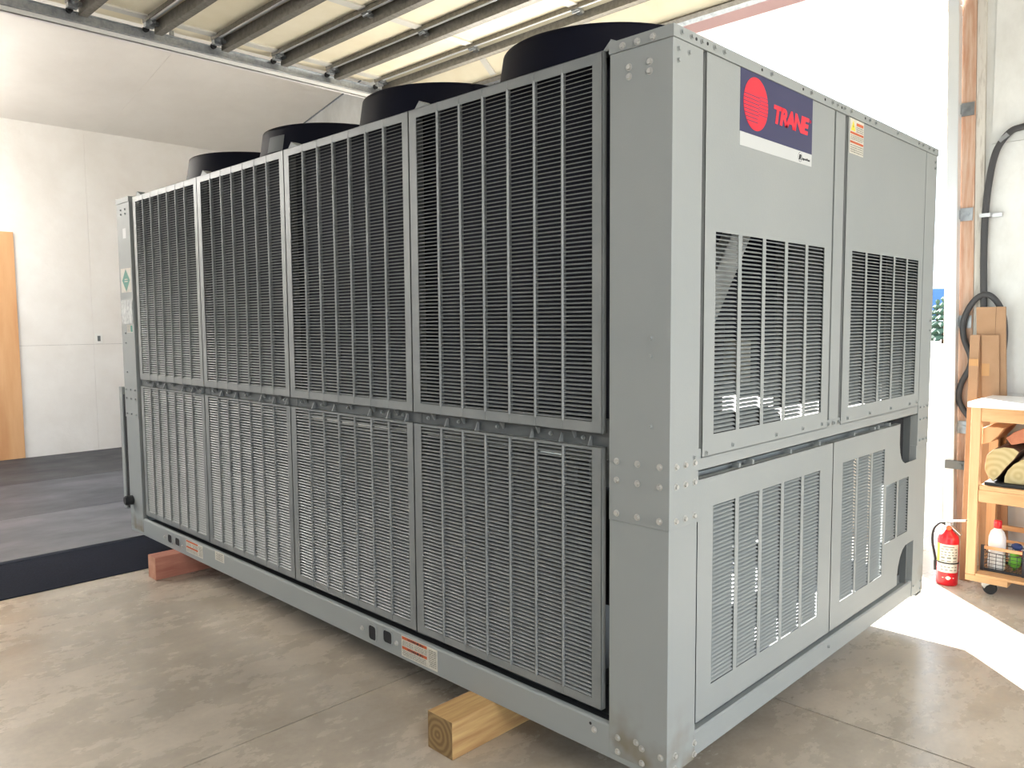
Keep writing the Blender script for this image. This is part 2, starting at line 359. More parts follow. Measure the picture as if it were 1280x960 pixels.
# last, tilted section in the curve
ta = math.atan2(-.21, .26)
T = Matrix.Translation((2.83, 0, ZS-.012)) @ Matrix.Rotation(-ta, 4, 'Y')
MB().box(0, .36, DY0, DY1, 0, .045, 0, T).build('door_section', M['cream'], door)
MB().box(.36, .40, DY0, DY1, -.012, .06, 0, T).build('bottom_bar', M['galv'], door)
MB().box(.325, .36, DY0, DY1, -.02, 0, 0, T).build('bottom_strut', M['galv_dull'], door)
strut = MB().box(-.012, .0, 0, DY1-DY0, -.10, -.002).box(0, .045, 0, DY1-DY0, -.10, -.092).box(.04, .05, 0, DY1-DY0, -.10, -.002).mesh('strut', M['galv_dull'])
M['stile'] = mat('stile_steel', rgb(214, 212, 204), .5, .1)
lip = MB().box(0, .006, 0, DY1-DY0, -.036, 0).mesh('joint_lip', M['galv_dull'])
ridge = MB().cyl((.026, 0, -.016), (.026, DY1-DY0, -.016), .017, n=8).box(.045, .052, 0, DY1-DY0, -.022, 0).mesh('joint_rail', M['galv_highlit'])
stile = MB().box(.02, .45, -.045, .045, -.014, 0).mesh('stile', M['stile'])
hinge = MB().box(-.03, .02, -.035, .035, -.03, -.004).cyl((-.005, -.04, -.03), (-.005, .04, -.03), .012, n=8).box(.02, .085, -.02, .02, -.045, -.02).mesh('hinge', M['galv'])
roller = MB().cyl((0, 0, 0), (0, .06, 0), .008, n=8).cyl((0, .05, 0), (0, .075, 0), .024, n=14).mesh('roller', [M['rubber']])
brk = MB().box(-.04, .03, -.02, .03, -.07, -.005).mesh('roller_bracket', M['galv'])
for e in sj:
    link('strut', strut, door, (e, DY0, ZS)); link('joint_lip', lip, door, (e-.105, DY0, ZS)); link('joint_rail', ridge, door, (e-.098, DY0, ZS))
    for yy in (5.27, 3.92, 2.72, 1.52, .35):
        if e < 2.7: link('stile', stile, door, (e+.01, yy, ZS))
        link('hinge', hinge, door, (e-.06, yy, ZS-.012))
    link('roller_bracket', brk, door, (e-.06, 5.31, ZS-.0))
    link('roller', roller, door, (e-.065, 5.32, ZS-.062))
MB().box(0.02, .3, 3.885, 3.955, -.012, 0, 0, T).box(0.02, .3, 2.685, 2.755, -.012, 0, 0, T).build('stile', M['stile'], door)
def track(y, sgn):
    mb = MB(); pts = [(-3.9, 3.875)]+[(3.37, 3.875)]+[(3.37+.385*math.sin(a), 3.49+.385*math.cos(a)) for a in [k*PI/20 for k in range(1, 11)]]+[(3.755, FZ+.02)]
    t = .004; fd = .035 if sgn > 0 else .06
    for (a, b) in zip(pts[:-1], pts[1:]):
        dx, dz = b[0]-a[0], b[1]-a[1]; l = math.hypot(dx, dz); nx, nz = -dz/l*.036, dx/l*.036
        # web
        mb.add([(a[0]+nx, y, a[1]+nz), (b[0]+nx, y, b[1]+nz), (b[0]-nx, y, b[1]-nz), (a[0]-nx, y, a[1]-nz)], [(0, 1, 2, 3)])
        for q in (1, -1):
            mb.add([(a[0]+q*nx, y, a[1]+q*nz), (b[0]+q*nx, y, b[1]+q*nz), (b[0]+q*nx, y-sgn*fd, b[1]+q*nz), (a[0]+q*nx, y-sgn*fd, a[1]+q*nz)], [(0, 1, 2, 3)])
    if sgn < 0: lean(mb)
    o = mb.build('track', M['galv'] if sgn > 0 else M['galv_highlit'], door); sd = o.modifiers.new('solid', 'SOLIDIFY'); sd.thickness = .003
    return o
track(5.42, 1); track(.196, -1)
# support angle of the far track (white edge) and hangers
MB().box(-3.9, 2.9, 5.425, 5.43, 3.80, 3.86).box(-3.9, 2.9, 5.425, 5.47, 3.80, 3.806).build('track_angle', M['lam'], door)
for hx in (-2.6, .75): MB().box(hx, hx+.04, 5.44, 5.446, 3.84, ceil_z(5.44)+.01).build('track_hanger', M['galv'], door)
for hx in (-2.6, .75): MB().box(hx, hx+.04, .205, .211, 3.84, ceil_z(.205)+.01).build('track_hanger', M['galv'], door)
bk = MB().box(-.006, 0, -.052, .045, -.042, .042).box(-.03, -.004, .02, .045, -.03, .03).cyl((-.012, -.02, 0), (-.004, -.02, 0), .014, n=6, smooth=False).mesh('track_bracket', M['galv'])
for z in (2.885, 2.20, 1.49, .78): link('track_bracket', bk, door, (X1-.006, .17+.022*(z-.9), z))
MB().box(3.70, 3.735, .10, .235, .505, .56).box(3.735, 3.795, .10, .115, .505, .56).cyl((3.69, .14, .53), (3.70, .14, .53), .014, n=6, smooth=False).build('track_bracket', M['inner'], door)

# outdoors
struct(MB().box(4.0+.15, 400, -300, 400, FZ-.3, FZ-.012).box(-300, X0, -300, 400, FZ-.3, FZ-.012).box(X0, 4.15, -300, Y0, FZ-.3, FZ-.012).box(X0, 4.15, Y1+.2, 400, FZ-.3, FZ-.012), 'ground', M['gravel'])
def ridge_mesh(name, ctr, rad, h, az0, az1, seed, m):
    rnd = random.Random(seed); mb = MB(); n = 60; vs = []
    for i in range(n+1):
        a = az0+(az1-az0)*i/n; hh = h*(.72+.28*math.sin(i*.21+seed)+.10*math.sin(i*.83+1)+rnd.uniform(-.03, .03))
        c, s_ = math.cos(a), math.sin(a)
        vs += [(ctr[0]+rad*c, ctr[1]+rad*s_, FZ-.3), (ctr[0]+(rad+h*1.4)*c, ctr[1]+(rad+h*1.4)*s_, hh), (ctr[0]+(rad+h*3)*c, ctr[1]+(rad+h*3)*s_, FZ-.3)]
    fs = []
    for i in range(n): fs += [(3*i, 3*i+3, 3*i+4, 3*i+1), (3*i+1, 3*i+4, 3*i+5, 3*i+2)]
    return struct(mb.add(vs, fs), name, m)
ridge_mesh('mountain_range', (0, 0), 1500, 68, -1.3, 2.0, 3, M['mountain'])
def conifer(x, y, h, rb, seed, label):
    rnd = random.Random(seed)
    t = thing('conifer_tree', label, 'tree', (x, y, FZ-.02), 'conifers beyond the yard')
    MB().cyl((0, 0, 0), (0, 0, h*.9), .18, .05, n=8).build('trunk', M['trunk'], t)
    mb = MB(); k = 0; z = .5
    while z < h*.98:
        f = 1-z/h; rr = rb*f+.12; nb_ = 11; off = rnd.uniform(0, 1)
        for j in range(nb_):
            a = 2*PI*(j+off)/nb_+rnd.uniform(-.12, .12); L = rr*rnd.uniform(.75, 1.1); w = .13+.28*f
            c, s_ = math.cos(a), math.sin(a)
            mb.add([(0, 0, z+.12), (c*L*.55-s_*w, s_*L*.55+c*w, z-.05), (c*L, s_*L, z-.35*f-.05), (c*L*.55+s_*w, s_*L*.55-c*w, z-.05), (c*L*.5, s_*L*.5, z+.10), (c*L*.5, s_*L*.5, z-.32)],
                   [(0, 1, 4), (0, 4, 3), (1, 2, 4), (4, 2, 3), (0, 5, 1), (0, 3, 5), (1, 5, 2), (2, 5, 3)])
        z += .38+.12*f
    mb.build('foliage', M['needle'], t)
conifer(58.0, 15.6, 3.6, 1.5, 3, 'nearest green conifer seen past the chiller through the open door')
conifer(66.0, 18.4, 3.3, 1.6, 5, 'conifer behind the nearest one, half hidden by the chiller edge')
conifer(60.0, 14.6, 2.2, 1.5, 8, 'small conifer close to the door jamb in the far yard')
conifer(72.0, 21.5, 4.4, 1.7, 9, 'conifer of the far yard hidden mostly behind the chiller')
tag(MB().prism([(4.05, .52), (4.5, .52), (4.5, 1.02), (4.05, 1.02)], lambda p, t: (p[0], p[1], t), FZ-.012, .60).build('sun_blocker', M['block'], bevel=.02),  # unseen block, added to keep the sun off part of the floor
    'added concrete block outside the open door behind the chiller, shaping the sun patch', 'block')

# ================================================================ CHILLER
ch = thing('air_cooled_chiller', 'huge grey louvered air-cooled chiller with black fan shrouds standing on timber blocks', 'chiller', (0, 0, 0))
P_, LV, IN = M['paint'], M['louver'], M['inner']
PITCH = 1.0238; Y0P = .2637
# --- base rails
MB().prism([(0, 0), (0, .110), (.003, .117), (.010, .12), (.018, .12), (.018, .113), (.008, .108), (.008, .008), (.075, .006), (.075, 0)], lambda p, t: (p[0], t, p[1]), .002, Ln-.002).build('base_rail', P_, ch)
MB().prism([(Wd, 0), (Wd, .112), (Wd-.006, .12), (Wd-.075, .12), (Wd-.075, .112), (Wd-.008, .108), (Wd-.008, .008), (Wd-.075, .006), (Wd-.075, 0)], lambda p, t: (p[0], t, p[1]), .002, Ln-.002).build('base_rail', P_, ch)
MB().prism([(0.002, .025), (0.002, .104), (.008, .11), (.07, .11), (.07, .102), (.01, .1), (.01, .033), (.07, .031), (.07, .025)], lambda p, t: (t, p[0], p[1]), .1, Wd-.1).build('end_rail', P_, ch)
MB().box(.1, Wd-.1, Ln-.07, Ln-.002, .02, .11).build('end_rail', P_, ch)
for y in (.55, 1.3, 2.3, 3.3, 4.2): MB().box(.081, Wd-.081, y, y+.08, .019, .09).build('cross_member', IN, ch)
# rail openings for lifting (dark pockets with rims) and bolts
for y0, y1, z0, z1 in ((1.592, 1.660, .016, .098), (1.468, 1.545, .036, .104), (3.918, 3.995, .03, .095), (3.79, 3.875, .035, .095)):
    cy_, cz_ = (y0+y1)/2, (z0+z1)/2; a, b = (y1-y0)/2, (z1-z0)/2
    def rr_(s, k=4):
        out = []
        for (sx, sz, a0) in ((1, 1, 0), (-1, 1, PI/2), (-1, -1, PI), (1, -1, 1.5*PI)):
            for i in range(k+1):
                t = a0+PI/2*i/k; q = .014; out.append((cy_+sx*(a*s-q)+q*math.cos(t), cz_+sz*(b*s-q)+q*math.sin(t)))
        return out
    o_, i_ = rr_(1.0), rr_(.82); n = len(o_); mb = MB()
    vs = [(-.004, p[0], p[1]) for p in o_]+[(-.004, p[0], p[1]) for p in i_]+[(0, p[0], p[1]) for p in o_]
    mb.add(vs, [(k, (k+1) % n, n+(k+1) % n, n+k) for k in range(n)]+[(k, 2*n+k, 2*n+(k+1) % n, (k+1) % n) for k in range(n)], 0)
    mb.add([(-.0015, p[0], p[1]) for p in i_], [tuple(range(n))], 1)
    mb.build('lifting_slot', [P_, M['dark']], ch)
# --- corner columns
def lcol(x, y, sx, sy):   # L-shaped corner column; (x,y) outer corner
    def L(z0, z1, off, nm, ca, cb):
        t = .004
        P = [(off, off), (ca, off), (ca, .05), (ca-t, .05), (ca-t, off+t), (off+t, off+t), (off+t, cb-t), (.03, cb-t), (.03, cb), (off, cb)]
        P = [(x+sx*a, y+sy*b) for a, b in P]
        return MB().prism(P, lambda p, q: (p[0], p[1], q), z0, z1).build(nm, M['post'] if z0 < .1 else P_, ch, bevel=.0015)
    L(.02, .8415, -.002, 'lower_corner_post', .167, .2335)
    L(.8415, 2.366, -.005, 'upper_corner_post', .167, .2335)
lcol(0, 0, 1, 1); lcol(Wd, 0, -1, 1); lcol(0, Ln, 1, -1); lcol(Wd, Ln, -1, -1)
# cap bands
for yy, s_ in ((0, 1), (Ln, -1)):
    pf = [(-.009, -.009), (Wd+.009, -.009), (Wd+.009, .236), (-.009, .236)]
    mb = MB().prism([(a, yy+s_*b) for a, b in pf], lambda p, t: (p[0], p[1], t), 2.3665, 2.404)
    mb.build('top_cap', P_, ch, bevel=.0015)
# top deck
MB().box(.02, Wd-.02, .05, Ln-.05, 2.385, 2.398).build('top_deck', IN, ch)
# --- intermediate structure on long sides
for xs_, q in ((0, 1), (Wd, -1)):
    MB().box(xs_+q*.022, xs_+q*.05, .24, Ln-.24, 1.035, 1.175).build('mid_beam', IN, ch)
    MB().box(xs_+q*.0085, xs_+q*.08, .24, Ln-.24, .06, .100).build('recess_shade_strip', M['dark'], ch)  # dark strip painting the shade in the gap below the panels
    for k in range(1, 4):
        y = Y0P+k*PITCH; MB().box(xs_+q*.02, xs_+q*.05, y-.03, y+.03, .14, 2.36).build('intermediate_post', IN, ch)
# --- long-side louver panels
NU, NL = 80, 59
def sheet(rect, holes, lo, hi, fn):
    a0, a1, z0, z1 = rect; A = sorted({a0, a1, *[h[0] for h in holes], *[h[1] for h in holes]}); Z = sorted({z0, z1, *[h[2] for h in holes], *[h[3] for h in holes]})
    mb = MB()
    for i in range(len(A)-1):
        k = 0
        while k < len(Z)-1:
            def inh(k): 
                c = ((A[i]+A[i+1])/2, (Z[k]+Z[k+1])/2); return any(h[0] < c[0] < h[1] and h[2] < c[1] < h[3] for h in holes)
            if inh(k): k += 1; continue
            j = k
            while j+1 < len(Z)-1 and not inh(j+1): j += 1
            fn(mb, A[i], A[i+1], Z[k], Z[j+1], lo, hi); k = j+1
    return mb
def fx(mb, a0, a1, z0, z1, lo, hi): mb.box(lo, hi, a0, a1, z0, z1)
def fy(mb, a0, a1, z0, z1, lo, hi): mb.box(a0, a1, lo, hi, z0, z1)
PW = PITCH-.005
def panel_frame(z0, z1, g0, g1):
    ya, yb = .0418, PW-.048
    mb = sheet((0, PW, z0, z1), [(ya, yb, g0, g1)], -.004, -.002, fx)
    mb.box(-.004, .02, 0, .002, z0, z1).box(-.004, .02, PW-.002, PW, z0, z1).box(-.004, .02, 0, PW, z1-.002, z1).box(-.004, .02, 0, PW, z0, z0+.002)
    for k in range(1, 7):
        y = ya+(yb-ya)*k/7; mb.prism([(-.0035, y-.0055), (-.008, y-.002), (-.008, y+.002), (-.0035, y+.0055), (.012, y+.004), (.012, y-.004)], lambda p, t: (p[0], p[1], t), g0-.004, g1+.004)
        mb.box(-.0052, -.004, y-.0012, y+.0012, z0+.002, z1-.002)
    return mb, ya, yb
def slat_mesh(y0, y1):
    mb = MB(); prof = [(.0068, .0068), (.0012, .0050), (-.0028, .0010), (-.0034, .0002), (-.0018, .0002), (.0018, .0040), (.0068, .0058)]
    return mb.prism(prof, lambda p, t: (p[0], t, p[1]), y0, y1)
fu, ya, yb = panel_frame(1.128, 2.389, 1.167, 2.352); fu_m = fu.mesh('louver_panel', LV)
fl_, _, _ = panel_frame(.158, 1.0815, .191, 1.070); fl_m = fl_.mesh('louver_panel', LV)
slm = slat_mesh(ya-.002, yb+.002).mesh('louver_slat', LV)
def joined(zs_):
    mb = MB(); b = slat_mesh(ya-.002, yb+.002)
    for z in zs_: mb.add([(v[0], v[1], v[2]+z) for v in b.v], b.f)
    return mb.mesh('louver_slats', LV)
zu = [1.167+.0025+(2.352-1.167)*k/NU for k in range(NU)]; zl = [.191+.0025+(1.07-.191)*k/NL for k in range(NL)]
ju, jl = joined(zu), joined(zl)
for side in (0, 1):
    for i in range(4):
        for up in (1, 0):
            if side == 1 and not up: continue      # far lower side stands open
            yy = Y0P+i*PITCH+.0025
            loc = (0, yy, 0) if side == 0 else (Wd, yy+PW, 0); rot = (0, 0, 0) if side == 0 else (0, 0, PI)
            o = link('louver_panel', fu_m if up else fl_m, ch, loc, rot)
            if side == 0 and i < 1:
                for z in (zu if up else zl): link('louver_slat', slm, o, (0, 0, z))
            else:
                tag(link('louver_slats', ju if up else jl, o), kind='stuff')
            # clips: triangular tabs at the upper edge
# mid-gap tabs, clips and top brackets
tabm = MB().prism([(-.003, 0), (.02, 0), (.02, .03), (.012, .034)], lambda p, t: (p[0], t, p[1]), 0, .004).mesh('panel_clip', LV)
for i in range(4):
    for f_ in (.06, .19, .33, .62, .8): link('panel_clip', tabm, ch, (0, Y0P+PITCH*(i+f_), 1.0815))
    for f_ in (.13, .3, .48, .7, .88): link('panel_clip', tabm, ch, (0, Y0P+PITCH*(i+f_), 1.128), (0, 0, 0)).scale = (1, 1, -.8)
tri = MB().prism([(-.055, 0), (.055, 0), (.018, .034)], lambda p, t: (t, p[0], p[1]), .0, .004).prism([(-.055, 0), (.018, .034), (.022, .034), (-.048, 0)], lambda p, t: (t, p[0], p[1]), 0, .05).mesh('lifting_bracket', P_)
for y in (.225, 1.215, 2.24, 3.26, 4.29): link('lifting_bracket', tri, ch, (.012, y, 2.389))
# --- interior
MB().box(.055, .12, .26, Ln-.26, 1.03, 2.384).build('condenser_coil', M['coil'], ch)
MB().box(.055, .12, .42, Ln-.26, .13, 1.0).build('condenser_coil', M['coil_gray'], ch)
MB().box(Wd-.12, Wd-.055, .22, Ln-.26, 1.15, 2.384).build('condenser_coil', M['coil'], ch)
MB().box(.012, Wd-.012, .014, Ln-.075, .012, .018).build('sun_stop_pan', IN, ch)  # added pan that keeps sun under the unit from streaking the floor
MB().cyl((.75, .55, .48), (.75, 4.1, .48), .26, n=28).cyl((.75, .50, .48), (.75, .55, .48), .29, n=28).build('evaporator_barrel', M['pipe'], ch)
MB().cyl((1.7, .62, .55), (1.7, 1.75, .55), .25, n=24).cyl((1.7, .5, .55), (1.7, .62, .55), .18, n=24).build('compressor', P_, ch)
MB().cyl((1.7, 2.2, .55), (1.7, 3.4, .55), .25, n=24).cyl((1.7, 2.0, .55), (1.7, 2.2, .55), .18, n=24).build('compressor', P_, ch)
MB().tube(arc(0, [(1.7, 1.2, .8), (1.65, 1.2, 1.2), (1.4, 1.1, 1.5), (1.1, .9, 1.6), (.6, .8, 1.5)]), .04).build('discharge_pipe', M['pipe'], ch)
MB().tube(arc(0, [(.9, .45, .3), (.95, .35, .6), (.9, .35, 1.1), (1.0, .4, 1.5)]), .022).build('liquid_pipe', M['pipe'], ch)
MB().cyl((.22, .27, 1.06), (1.20, .27, 1.06), .065, n=20).build('glare_screen_pipe', M['pipe'], ch)  # added dark pipe screening the sunlit pan from view through the grille
T2 = Matrix.Translation((.535, .06, 1.80)) @ Matrix.Rotation(math.radians(38), 4, 'Y')
MB().box(-.055, .055, 0, .006, -.52, .12, 0, T2).box(-.055, -.05, 0, .04, -.52, .12, 0, T2).build('diagonal_brace', M['silver'], ch)
MB().box(.27, .42, .12, .13, 1.70, 1.84).build('gusset', M['silver'], ch)
MB().box(1.0, 1.09, .3, .38, 1.24, 1.42).build('valve_body', M['label_white'], ch)
MB().box(.25, 1.2, .42, .43, 1.5, 2.3).build('partition', M['coil'], ch)
MB().box(1.33, 2.35, .30, .31, 1.1, 2.3).build('partition', M['coil_gray'], ch)
MB().box(.2, .62, .24, .26, .16, .98).box(1.3, 2.05, .30, .31, .16, .93).build('sound_baffle', M['coil_gray'], ch)
# --- short face
F0, F1 = -.0, .004
# mid rail
MB().box(.167, 2.37, .0, .006, 1.009, 1.085).box(.167, 2.37, .0, .05, 1.009, 1.013).box(.167, 2.37, .045, .05, .96, 1.013).build('mid_rail', P_, ch)
MB().box(.165, 2.37, .030, .034, .10, .16).build('inner_rail', IN, ch)
# deep strips in the grooves, mullion
MB().box(.167, .19, .03, .034, 1.086, 2.366).box(1.188, 1.211, .031, .035, 1.086, 2.366).box(1.305, 1.33, .031, .035, 1.086, 2.366).box(2.338, 2.37, .03, .034, 1.086, 2.366).build('groove_strip', M['inner'], ch)
MB().box(1.211, 1.305, -.001, .004, 1.0855, 2.366).box(1.211, 1.215, .004, .03, 1.0855, 2.366).box(1.301, 1.305, .004, .03, 1.0855, 2.366).build('mullion', P_, ch)
def short_panel(name, rect, holes_cols, rowspec, extra=None):
    """holes_cols: list of (x0,x1,z0,z1); louvres follow inside each hole"""
    a0, a1, z0, z1 = rect
    mb = sheet(rect, holes_cols, -.004, -.002, fy)
    mb.box(a0, a0+.002, -.004, .03, z0, z1).box(a1-.002, a1, -.004, .03, z0, z1).box(a0, a1, -.004, .02, z1-.002, z1).box(a0, a1, -.004, .02, z0, z0+.002)
    return mb
def vslats(panel, cols, z0, z1, n, single=True):
    """rows of pressed louvres: one row object spans the columns"""
    base = MB()
    for (a, b) in cols:
        prof = [(.0180, .0092), (.0100, .0082), (.0025, .0042), (-.0022, .0004), (-.0008, .0002), (.0036, .0032), (.0104, .0070), (.0180, .0080)]
        base.prism(prof, lambda p, t: (t, p[0], p[1]), a-.001, b+.001)
    me = base.mesh('louver_row', P_)
    for k in range(n): link('louver_row', me, panel, (0, 0, z0+.003+(z1-z0)*k/n))
def cols_of(x0, x1, n, gap=.024):
    w = ((x1-x0)-gap*(n-1))/n; return [(x0+i*(w+gap), x0+i*(w+gap)+w) for i in range(n)]
c1 = cols_of(.260, 1.120, 5); c2 = cols_of(1.408, 2.270, 5, .022)
p1 = short_panel('a', (.188, 1.19, 1.054, 2.367), [(a, b, 1.126, 1.803) for a, b in c1], None).build('end_panel', P_, ch); vslats(p1, c1, 1.126, 1.803, 46)
p2 = short_panel('b', (1.328, 2.338, 1.054, 2.367), [(a, b, 1.123, 1.808) for a, b in c2], None).build('end_panel', P_, ch); vslats(p2, c2, 1.123, 1.808, 47)
c3 = cols_of(.264, 1.128, 5)
p3 = short_panel('c', (.165, 1.257, .144, .984), [(a, b, .251, .880) for a, b in c3], None).build('end_panel', P_, ch); vslats(p3, c3, .251, .880, 43)
c4 = cols_of(1.365, 1.875, 3, .020); c5 = cols_of(1.905, 2.230, 2, .020)
rect4 = (1.261, 2.095, .144, .984)
mb = sheet((1.261, 2.08, .144, .984), [(a, b, .251, .880) for a, b in c4]+[(c5[0][0], c5[0][1], .402, .694)], -.004, -.002, fy)
mb2 = sheet((2.08, 2.352, .335, .770), [(c5[1][0], c5[1][1], .402, .694)], -.004, -.002, fy); mb.add(mb2.v, mb2.f)
fpy = lambda p, t: (p[0], t, p[1])
mb.prism([(2.08, .144), (2.098, .144), (2.098, .19), (2.110, .24), (2.135, .285), (2.168, .317), (2.21, .333), (2.25, .335), (2.08, .335)], fpy, -.004, -.002)
mb.prism([(2.08, .770), (2.17, .770), (2.135, .783), (2.110, .803), (2.09, .835), (2.08, .88)], fpy, -.004, -.002)
mb.box(1.261, 1.263, -.004, .03, .144, .984).box(1.261, 2.08, -.004, .02, .982, .984).box(1.261, 2.098, -.004, .02, .144, .146)
p4 = mb.build('end_panel', P_, ch)
vslats(p4, c4, .251, .880, 43); vslats(p4, c5, .402, .694, 20)
# behind the notches: a dark sheet painted in for the shade, then a channel
MB().box(2.02, 2.24, .034, .04, .12, 1.02).build('notch_shade_sheet', M['dark'], ch)
MB().box(2.24, 2.37, .036, .04, .12, 1.02).box(2.24, 2.247, .0, .036, .12, 1.02).build('jamb_channel', IN, ch)
# middle strip details below mid rail (little tabs)
for x in (.45, .55, .86, 1.13, 1.5, 1.75, 1.8, 1.95): MB().box(x, x+.012, .002, .03, .984, 1.0).build('panel_tab', P_, ch)
# --- far end cabinet (only its edge shows)
cab = MB().box(.08, 1.5, Ln+.01, Ln+.02, .15, 1.06); cab = cab.build('back_plate', P_, ch)
MB().box(-.012, 1.45, Ln+.045, Ln+.10, .15, 1.055).build('control_cabinet', P_, ch, bevel=.003)
MB().box(-.003, .02, Ln+.004, Ln+.046, .16, 1.0).build('cabinet_seal', M['dark'], ch)
# --- bolts
def bolt_mesh(r0=.0085):
    mb = MB(); mb.cyl((0, 0, 0), (-.0022, 0, 0), r0*1.35, n=16); mb.cyl((-.002, 0, 0), (-.0085, 0, 0), r0, r0*.9, n=6, smooth=False); return mb
bm1 = bolt_mesh().mesh('bolt', M['zinc']); bm2 = bolt_mesh(.0062).mesh('bolt', P_)
def bl(y, z, x=-.004, m=bm1): link('bolt', m, ch, (x, y, z))
def bs(x, z, y=-.004, m=bm1): link('bolt', m, ch, (x, y, z), (0, 0, PI/2))
for y in (.181, .124, .065): bl(y, 2.381, -.009)
for z in (2.311, 2.282): bl(.158, z); bl(.079, z)
for z in (1.454, 1.398, 1.172): bl(.068, z, m=bm2)
for z in (1.044, .98, .868):
    for y in (.202, .118, .032): bl(y, z)
    for x in (.033, .086, .141): bs(x, z)
    for x in (Wd-.033, Wd-.086, Wd-.141): bs(x, z, m=bm2)
    for y in (.202, .118, .032): bl(Ln-y, z, m=bm2)
for y, z in ((.196, .086), (.097, .085), (.022, .083), (.196, .036), (.096, .035), (.120, .098)): bl(y, z, 0)
for x, z in ((.045, .080), (.163, .078), (.163, .038), (.045, .035)): bs(x, z, 0)
for x, z in ((Wd-.04, .078), (Wd-.15, .078), (Wd-.04, .036)): bs(x, z, 0, bm2)
for x in (.034, .089, .149, .227, .288, .62, .95, 1.15, 1.20, 1.27, 1.34, 1.55, 1.62, 1.90, 2.20, 2.26, 2.36, 2.43): bs(x, 2.386, -.009, bm2)
for x, z in ((.023, 2.336), (.083, 2.337), (.023, 2.302), (Wd-.03, 2.33), (Wd-.03, 2.30), (Wd-.03, 1.5), (Wd-.03, 1.45)): bs(x, z, m=bm2)
for x, z in ((.138, 1.062), (.215, 1.067), (.39, 1.075), (.72, 1.075), (.95, 1.075), (1.13, 1.075), (1.195, 1.068), (1.25, 1.068), (1.31, 1.068), (1.4, 1.075), (1.66, 1.075), (1.93, 1.075), (2.2, 1.075), (2.31, 1.075)): bs(x, z, m=bm2)
for x in (.34, .48, 1.6, 1.9): bs(x, 1.0, .044, bm2)
for y, z in ((1.71, .057), (1.44, .060), (4.05, .058), (3.762, .047), (.299, .076)): bl(y, z, 0)
for i in range(4):
    for f_ in (.1, .25, .52, .74, .93): bl(Y0P+PITCH*(i+f_), 1.105, .022, bm2)
for z in (2.32, 2.29): bl(Ln-.16, z, m=bm2); bl(Ln-.08, z, m=bm2)
for z in (1.45, 1.38, 1.17): bl(Ln-.07, z, m=bm2)
bs(1.27, .075, .002, bm2)
dot = MB().cyl((0, 0, 0), (-.0008, 0, 0), .0055, n=12).mesh('bolt_hole', M['dark'])
for y, z in ((.204, 2.315), (.034, 2.318), (.317, .093)): link('bolt_hole', dot, ch, (-.004 if z > .5 else 0, y, z))
for x, z in ((.118, 2.386), (.185, 2.388), (.55, 2.386), (.88, 2.386), (1.08, 2.386), (1.245, 2.385), (1.5, 2.386), (1.62, 2.385), (1.26, 1.9), (1.26, 1.72), (1.26, 1.5)): link('bolt_hole', dot, ch, (x, -.009 if z > 2.38 else 0, z), (0, 0, PI/2))
MB().cyl((-.004, 4.61, .23), (-.05, 4.61, .23), .035, n=20).cyl((-.05, 4.61, .23), (-.058, 4.61, .23), .028, n=20).build('conduit_plug', M['rubber'], ch)

# --- fans
prof = [(.475, 2.398), (.468, 2.44), (.452, 2.52), (.440, 2.60), (.437, 2.617), (.430, 2.620), (.423, 2.612), (.425, 2.58), (.41, 2.44), (.43, 2.40)]
sh = MB().lathe(prof, (0, 0, 0), 72).mesh('fan_shroud', M['blackp'])
bld = MB()
for k in range(1):
    pts = []
    for i in range(6):
        rr = .09+.31*i/5; w = .09+.05*i/5; tw = .6-.35*i/5
        pts += [(rr, -w*math.cos(tw), -w*math.sin(tw)*.8), (rr, w*math.cos(tw), w*math.sin(tw)*.8)]
    bld.add(pts, [(2*i, 2*i+1, 2*i+3, 2*i+2) for i in range(5)])
bldm = bld.mesh('fan_blade', M['galv_dull'])
hubm = MB().cyl((0, 0, -.05), (0, 0, .05), .095, n=20).mesh('fan_hub', M['blackp'])
gm = MB()
for rr in (.08, .16, .24, .32, .40): gm.lathe([(rr-.002, 0), (rr, .002), (rr+.002, 0), (rr, -.002), (rr-.002, 0)], (0, 0, 0), 32)
for k in range(8):
    a = PI*k/4; gm.box(.0, .435, -.0025, .0025, -.003, 0, 0, Matrix.Rotation(a, 4, 'Z'))
grm = gm.mesh('fan_guard', M['wire'])
for j, cx in enumerate((.65, Wd-.62)):
    for k in range(4):
        c = (cx, .76+PITCH*k, 0)
        f = link('fan_shroud', sh, ch, c)
        link('fan_hub', hubm, f, (0, 0, 2.48)); link('fan_guard', grm, f, (0, 0, 2.596))
        for b in range(5): link('fan_blade', bldm, f, (0, 0, 2.48), (0, 0, 2*PI*b/5+k))
        if j == 0 and k == 2:
            a0 = math.radians(196); mbp = MB(); n = 6; da = .30
            vs = []
            for i in range(n+1):
                a = a0-da*i/n
                for rr, z in ((.4655, 2.475), (.4475, 2.565)): vs.append((rr*math.cos(a), rr*math.sin(a), z))
            mbp.add(vs, [(2*i, 2*i+1, 2*i+3, 2*i+2) for i in range(n)]); mbp.build('data_plate', M['inner'], f)

